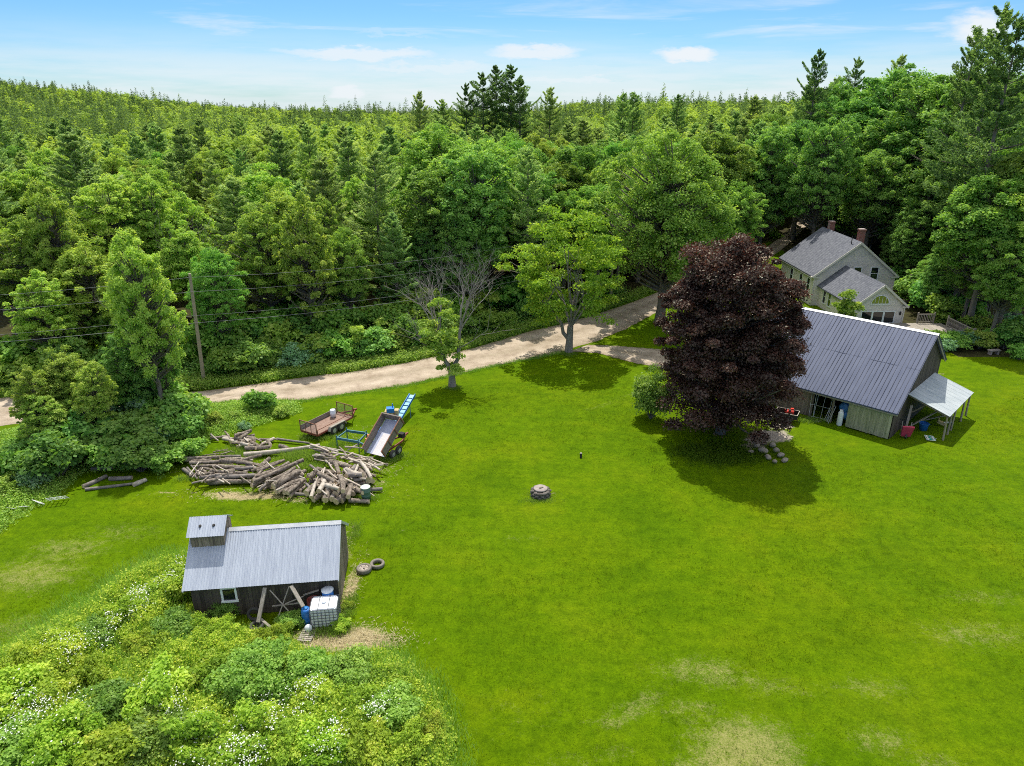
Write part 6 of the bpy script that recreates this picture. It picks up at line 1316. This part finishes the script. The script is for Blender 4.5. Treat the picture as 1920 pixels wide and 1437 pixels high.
b_ = {}
for px, py, i, s, o in L: b_.setdefault((BW_[i], lmb(px, py)), []).append(o)
for (w, lm), os_ in b_.items():
    for k, o in enumerate(os_): o['label'] = f'{w} {lm}' + ('' if len(os_) == 1 else f', {ORD[k]}'); o['group'] = 'bushes of the foreground brambles'
ep = scatter(poly_px([(-60, 1200), (60, 1160), (150, 1105), (232, 1060), (300, 1030), (352, 1030), (352, 1060), (300, 1072), (240, 1110), (150, 1165), (60, 1225), (-60, 1285)]), 1500, rng); ep2 = scatter(poly_px([(700, 1205), (770, 1225), (840, 1300), (880, 1400), (880, 1500), (830, 1500), (830, 1400), (790, 1310), (740, 1250)]), 1300, rng); ep = np.vstack([ep, ep2]); q = np.sin(ep[:, 0] * 1.7 + 1.3 * np.sin(ep[:, 1] * 1.1)) * np.cos(ep[:, 1] * 1.9 - ep[:, 0] * .6); ep = ep[rng.rand(len(ep)) < .22 + .55 * np.clip(q, 0, 1)]
blades('edge_grass', ep, .10 + .5 * rng.rand(len(ep)) ** 2, 13, .012, L_GRASS, .2)
# the big sumac-like bush in the brambles
plant('sumac_bush', 'largest blue-green sumac bush amid the foreground brambles', 'bush', G(480, 1300), shrub(97, 1.75, 2.2, 100, 260, .12, leafmat('sumac_leaf', [(0, (.16, .31, .055)), (.5, (.28, .48, .085)), (1, (.43, .60, .13))], trans=.45, hue=0, val=0), 0, .8, .2), 0, 1.0, 'bushes of the foreground brambles')
plant('sumac_bush', 'smaller dark sumac bush right of the largest sumac bush', 'bush', G(592, 1275), shrub(98, 1.3, 1.1, 50, 230, .11, L_MAPLE, 0, .8, .26), 0, 1.0, 'bushes of the foreground brambles')
# road verges and rough grass
def strip(edge, off0, off1, n, x0, x1):
    t = rng.uniform(x0, x1, n); o = rng.uniform(off0, off1, n); P = np.array([tuple(G(a, curve_at(edge, a)))[:2] for a in t]); P[:, 1] += o; return P
P = strip(ROAD_FAR, .15, 3.2, 5200, -60, 1230); hh = .25 + .18 * (P[:, 1] * 0 + rng.rand(len(P))) + .25 * rng.rand(len(P)) ** 2
cover('roadside_weeds', P, hh + .2, 12, .13, L_LIGHT, .22)
P = strip(ROAD_FAR, .05, 2.2, 2600, -60, 1230); blades('verge_grass', P, np.full(len(P), .55), 14, .022, L_GRASS, .16)
P = strip(ROAD_NEAR, -.55, .12, 1500, 384, 1060); blades('verge_grass', P, .08 + .14 * rng.rand(len(P)), 10, .015, L_GRASS, .1)
P = strip(ROAD_FAR, 2.5, 7.5, 5200, -60, 1180); cover('forest_undergrowth', P, .5 + 1.1 * rng.rand(len(P)) ** 1.5, 12, .17, L_DARK, .35)
NV = poly_px([(-40, 822), (60, 800), (380, 764), (470, 752), (566, 756), (560, 775), (500, 792), (440, 812), (390, 826), (375, 850), (330, 868), (290, 878), (150, 888), (110, 930), (60, 955), (0, 1000), (-60, 1010)])
pts = scatter(NV, 5200, rng); ed = edge_dist(pts, NV); cover('rough_weeds', pts, np.clip(.15 + ed * .35, .15, .75) * rng.uniform(.6, 1.2, len(pts)), 14, .10, L_LIGHT, .2)
blades('rough_grass', pts[:3600], np.clip(.25 + ed[:3600] * .25, .2, .7), 16, .016, L_GRASS, .2)
# tufts in and around the log pile, shed and barn
tf = []
for px, py, rx, ry, n, h in ((560, 862, 1.0, .5, 90, .5), (585, 880, .8, .4, 50, .4), (640, 835, 1.2, .5, 40, .25), (450, 850, 1.2, .8, 60, .4), (420, 900, 2.2, .2, 70, .3), (690, 935, .5, .2, 20, .2), (655, 1140, .25, .6, 30, .3), (660, 1010, .2, 1.5, 30, .2), (620, 1185, .8, .25, 40, .3), (1520, 790, 1.2, .3, 40, .25), (600, 822, 1.2, .4, 40, .25), (740, 860, 1, .6, 40, .2), (1014, 940, .75, .15, 40, .14), (1014, 930, .8, .5, 50, .12), (848, 728, .5, .3, 40, .2), (1066, 664, .6, .4, 40, .2)):
    c = G(px, py); tf.append(np.stack([c.x + rng.randn(n) * rx * .6, c.y + rng.randn(n) * ry * .6, np.full(n, h)], 1))
tf = np.concatenate(tf); blades('grass_tufts', tf[:, :2], tf[:, 2], 34, .014, L_GRASS, .14)
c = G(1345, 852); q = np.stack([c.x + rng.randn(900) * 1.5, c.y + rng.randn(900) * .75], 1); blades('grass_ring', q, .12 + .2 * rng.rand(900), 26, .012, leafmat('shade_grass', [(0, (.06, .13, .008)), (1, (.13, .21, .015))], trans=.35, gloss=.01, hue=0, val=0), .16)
# loose straw by the shed
sp = []
for px, py, rx, ry, n in ((660, 1195, 1.0, .5, 1100), (600, 1205, .7, .35, 700), (710, 1200, .8, .3, 600), (655, 1110, .25, 1.3, 600), (645, 1030, .2, .9, 200), (550, 1195, .3, .2, 120), (470, 930, 2.0, .3, 400), (570, 938, .8, .2, 120)):
    c = G(px, py); sp.append(np.stack([c.x + rng.randn(n) * rx, c.y + rng.randn(n) * ry, rng.uniform(.02, .1, n)], 1))
for px, py, rx, ry, n in ((500, 925, 2.4, .35, 500), (640, 925, 1.4, .6, 500), (700, 880, 1.0, .7, 400), (560, 870, 2.0, .8, 500), (660, 815, 1.5, .5, 250), (400, 880, 1.5, .4, 250)):      # chips and bark shed by the logs
    c = G(px, py); sp.append(np.stack([c.x + rng.randn(n) * rx, c.y + rng.randn(n) * ry, rng.uniform(.02, .06, n)], 1))
sp = np.concatenate(sp); a = rng.uniform(0, 6.28, len(sp)); T = np.stack([np.cos(a), np.sin(a), rng.uniform(-.2, .4, len(a))], 1); s = rng.uniform(.1, .28, len(sp))
tag(obj('loose_straw', quads('loose_straw', leaf_quads(sp, np.array([0, 0, 1.]) + rng.randn(len(sp), 3) * .3, T, s, s * .07), rng.rand(len(sp)), M_STRAW)), kind='stuff')

# short turf over the near lawn: clumps of clover and longer blades
L_TURF = leafmat('turf_blade', [(0, (.09, .165, .002)), (.6, (.145, .235, .003)), (1, (.26, .28, .04))], trans=.35, gloss=.01, hue=0, val=0)
TP = scatter(poly_px([(-60, 1000), (300, 930), (720, 900), (800, 730), (1180, 700), (1240, 860), (1500, 860), (1700, 850), (1990, 700), (1990, 1500), (860, 1500), (840, 1340), (760, 1240), (680, 1200), (655, 1000), (350, 960), (330, 1030), (200, 1100), (-60, 1230)]), 60000, rng)
nz = np.sin(TP[:, 0] * .9 + 2 * np.sin(TP[:, 1] * .37)) * np.cos(TP[:, 1] * .8 + TP[:, 0] * .3); TP = TP[rng.rand(len(TP)) < .55 + .4 * nz]
blades('turf_tufts', TP, .035 + .06 * rng.rand(len(TP)) ** 2, 6, .014, L_TURF, .06)
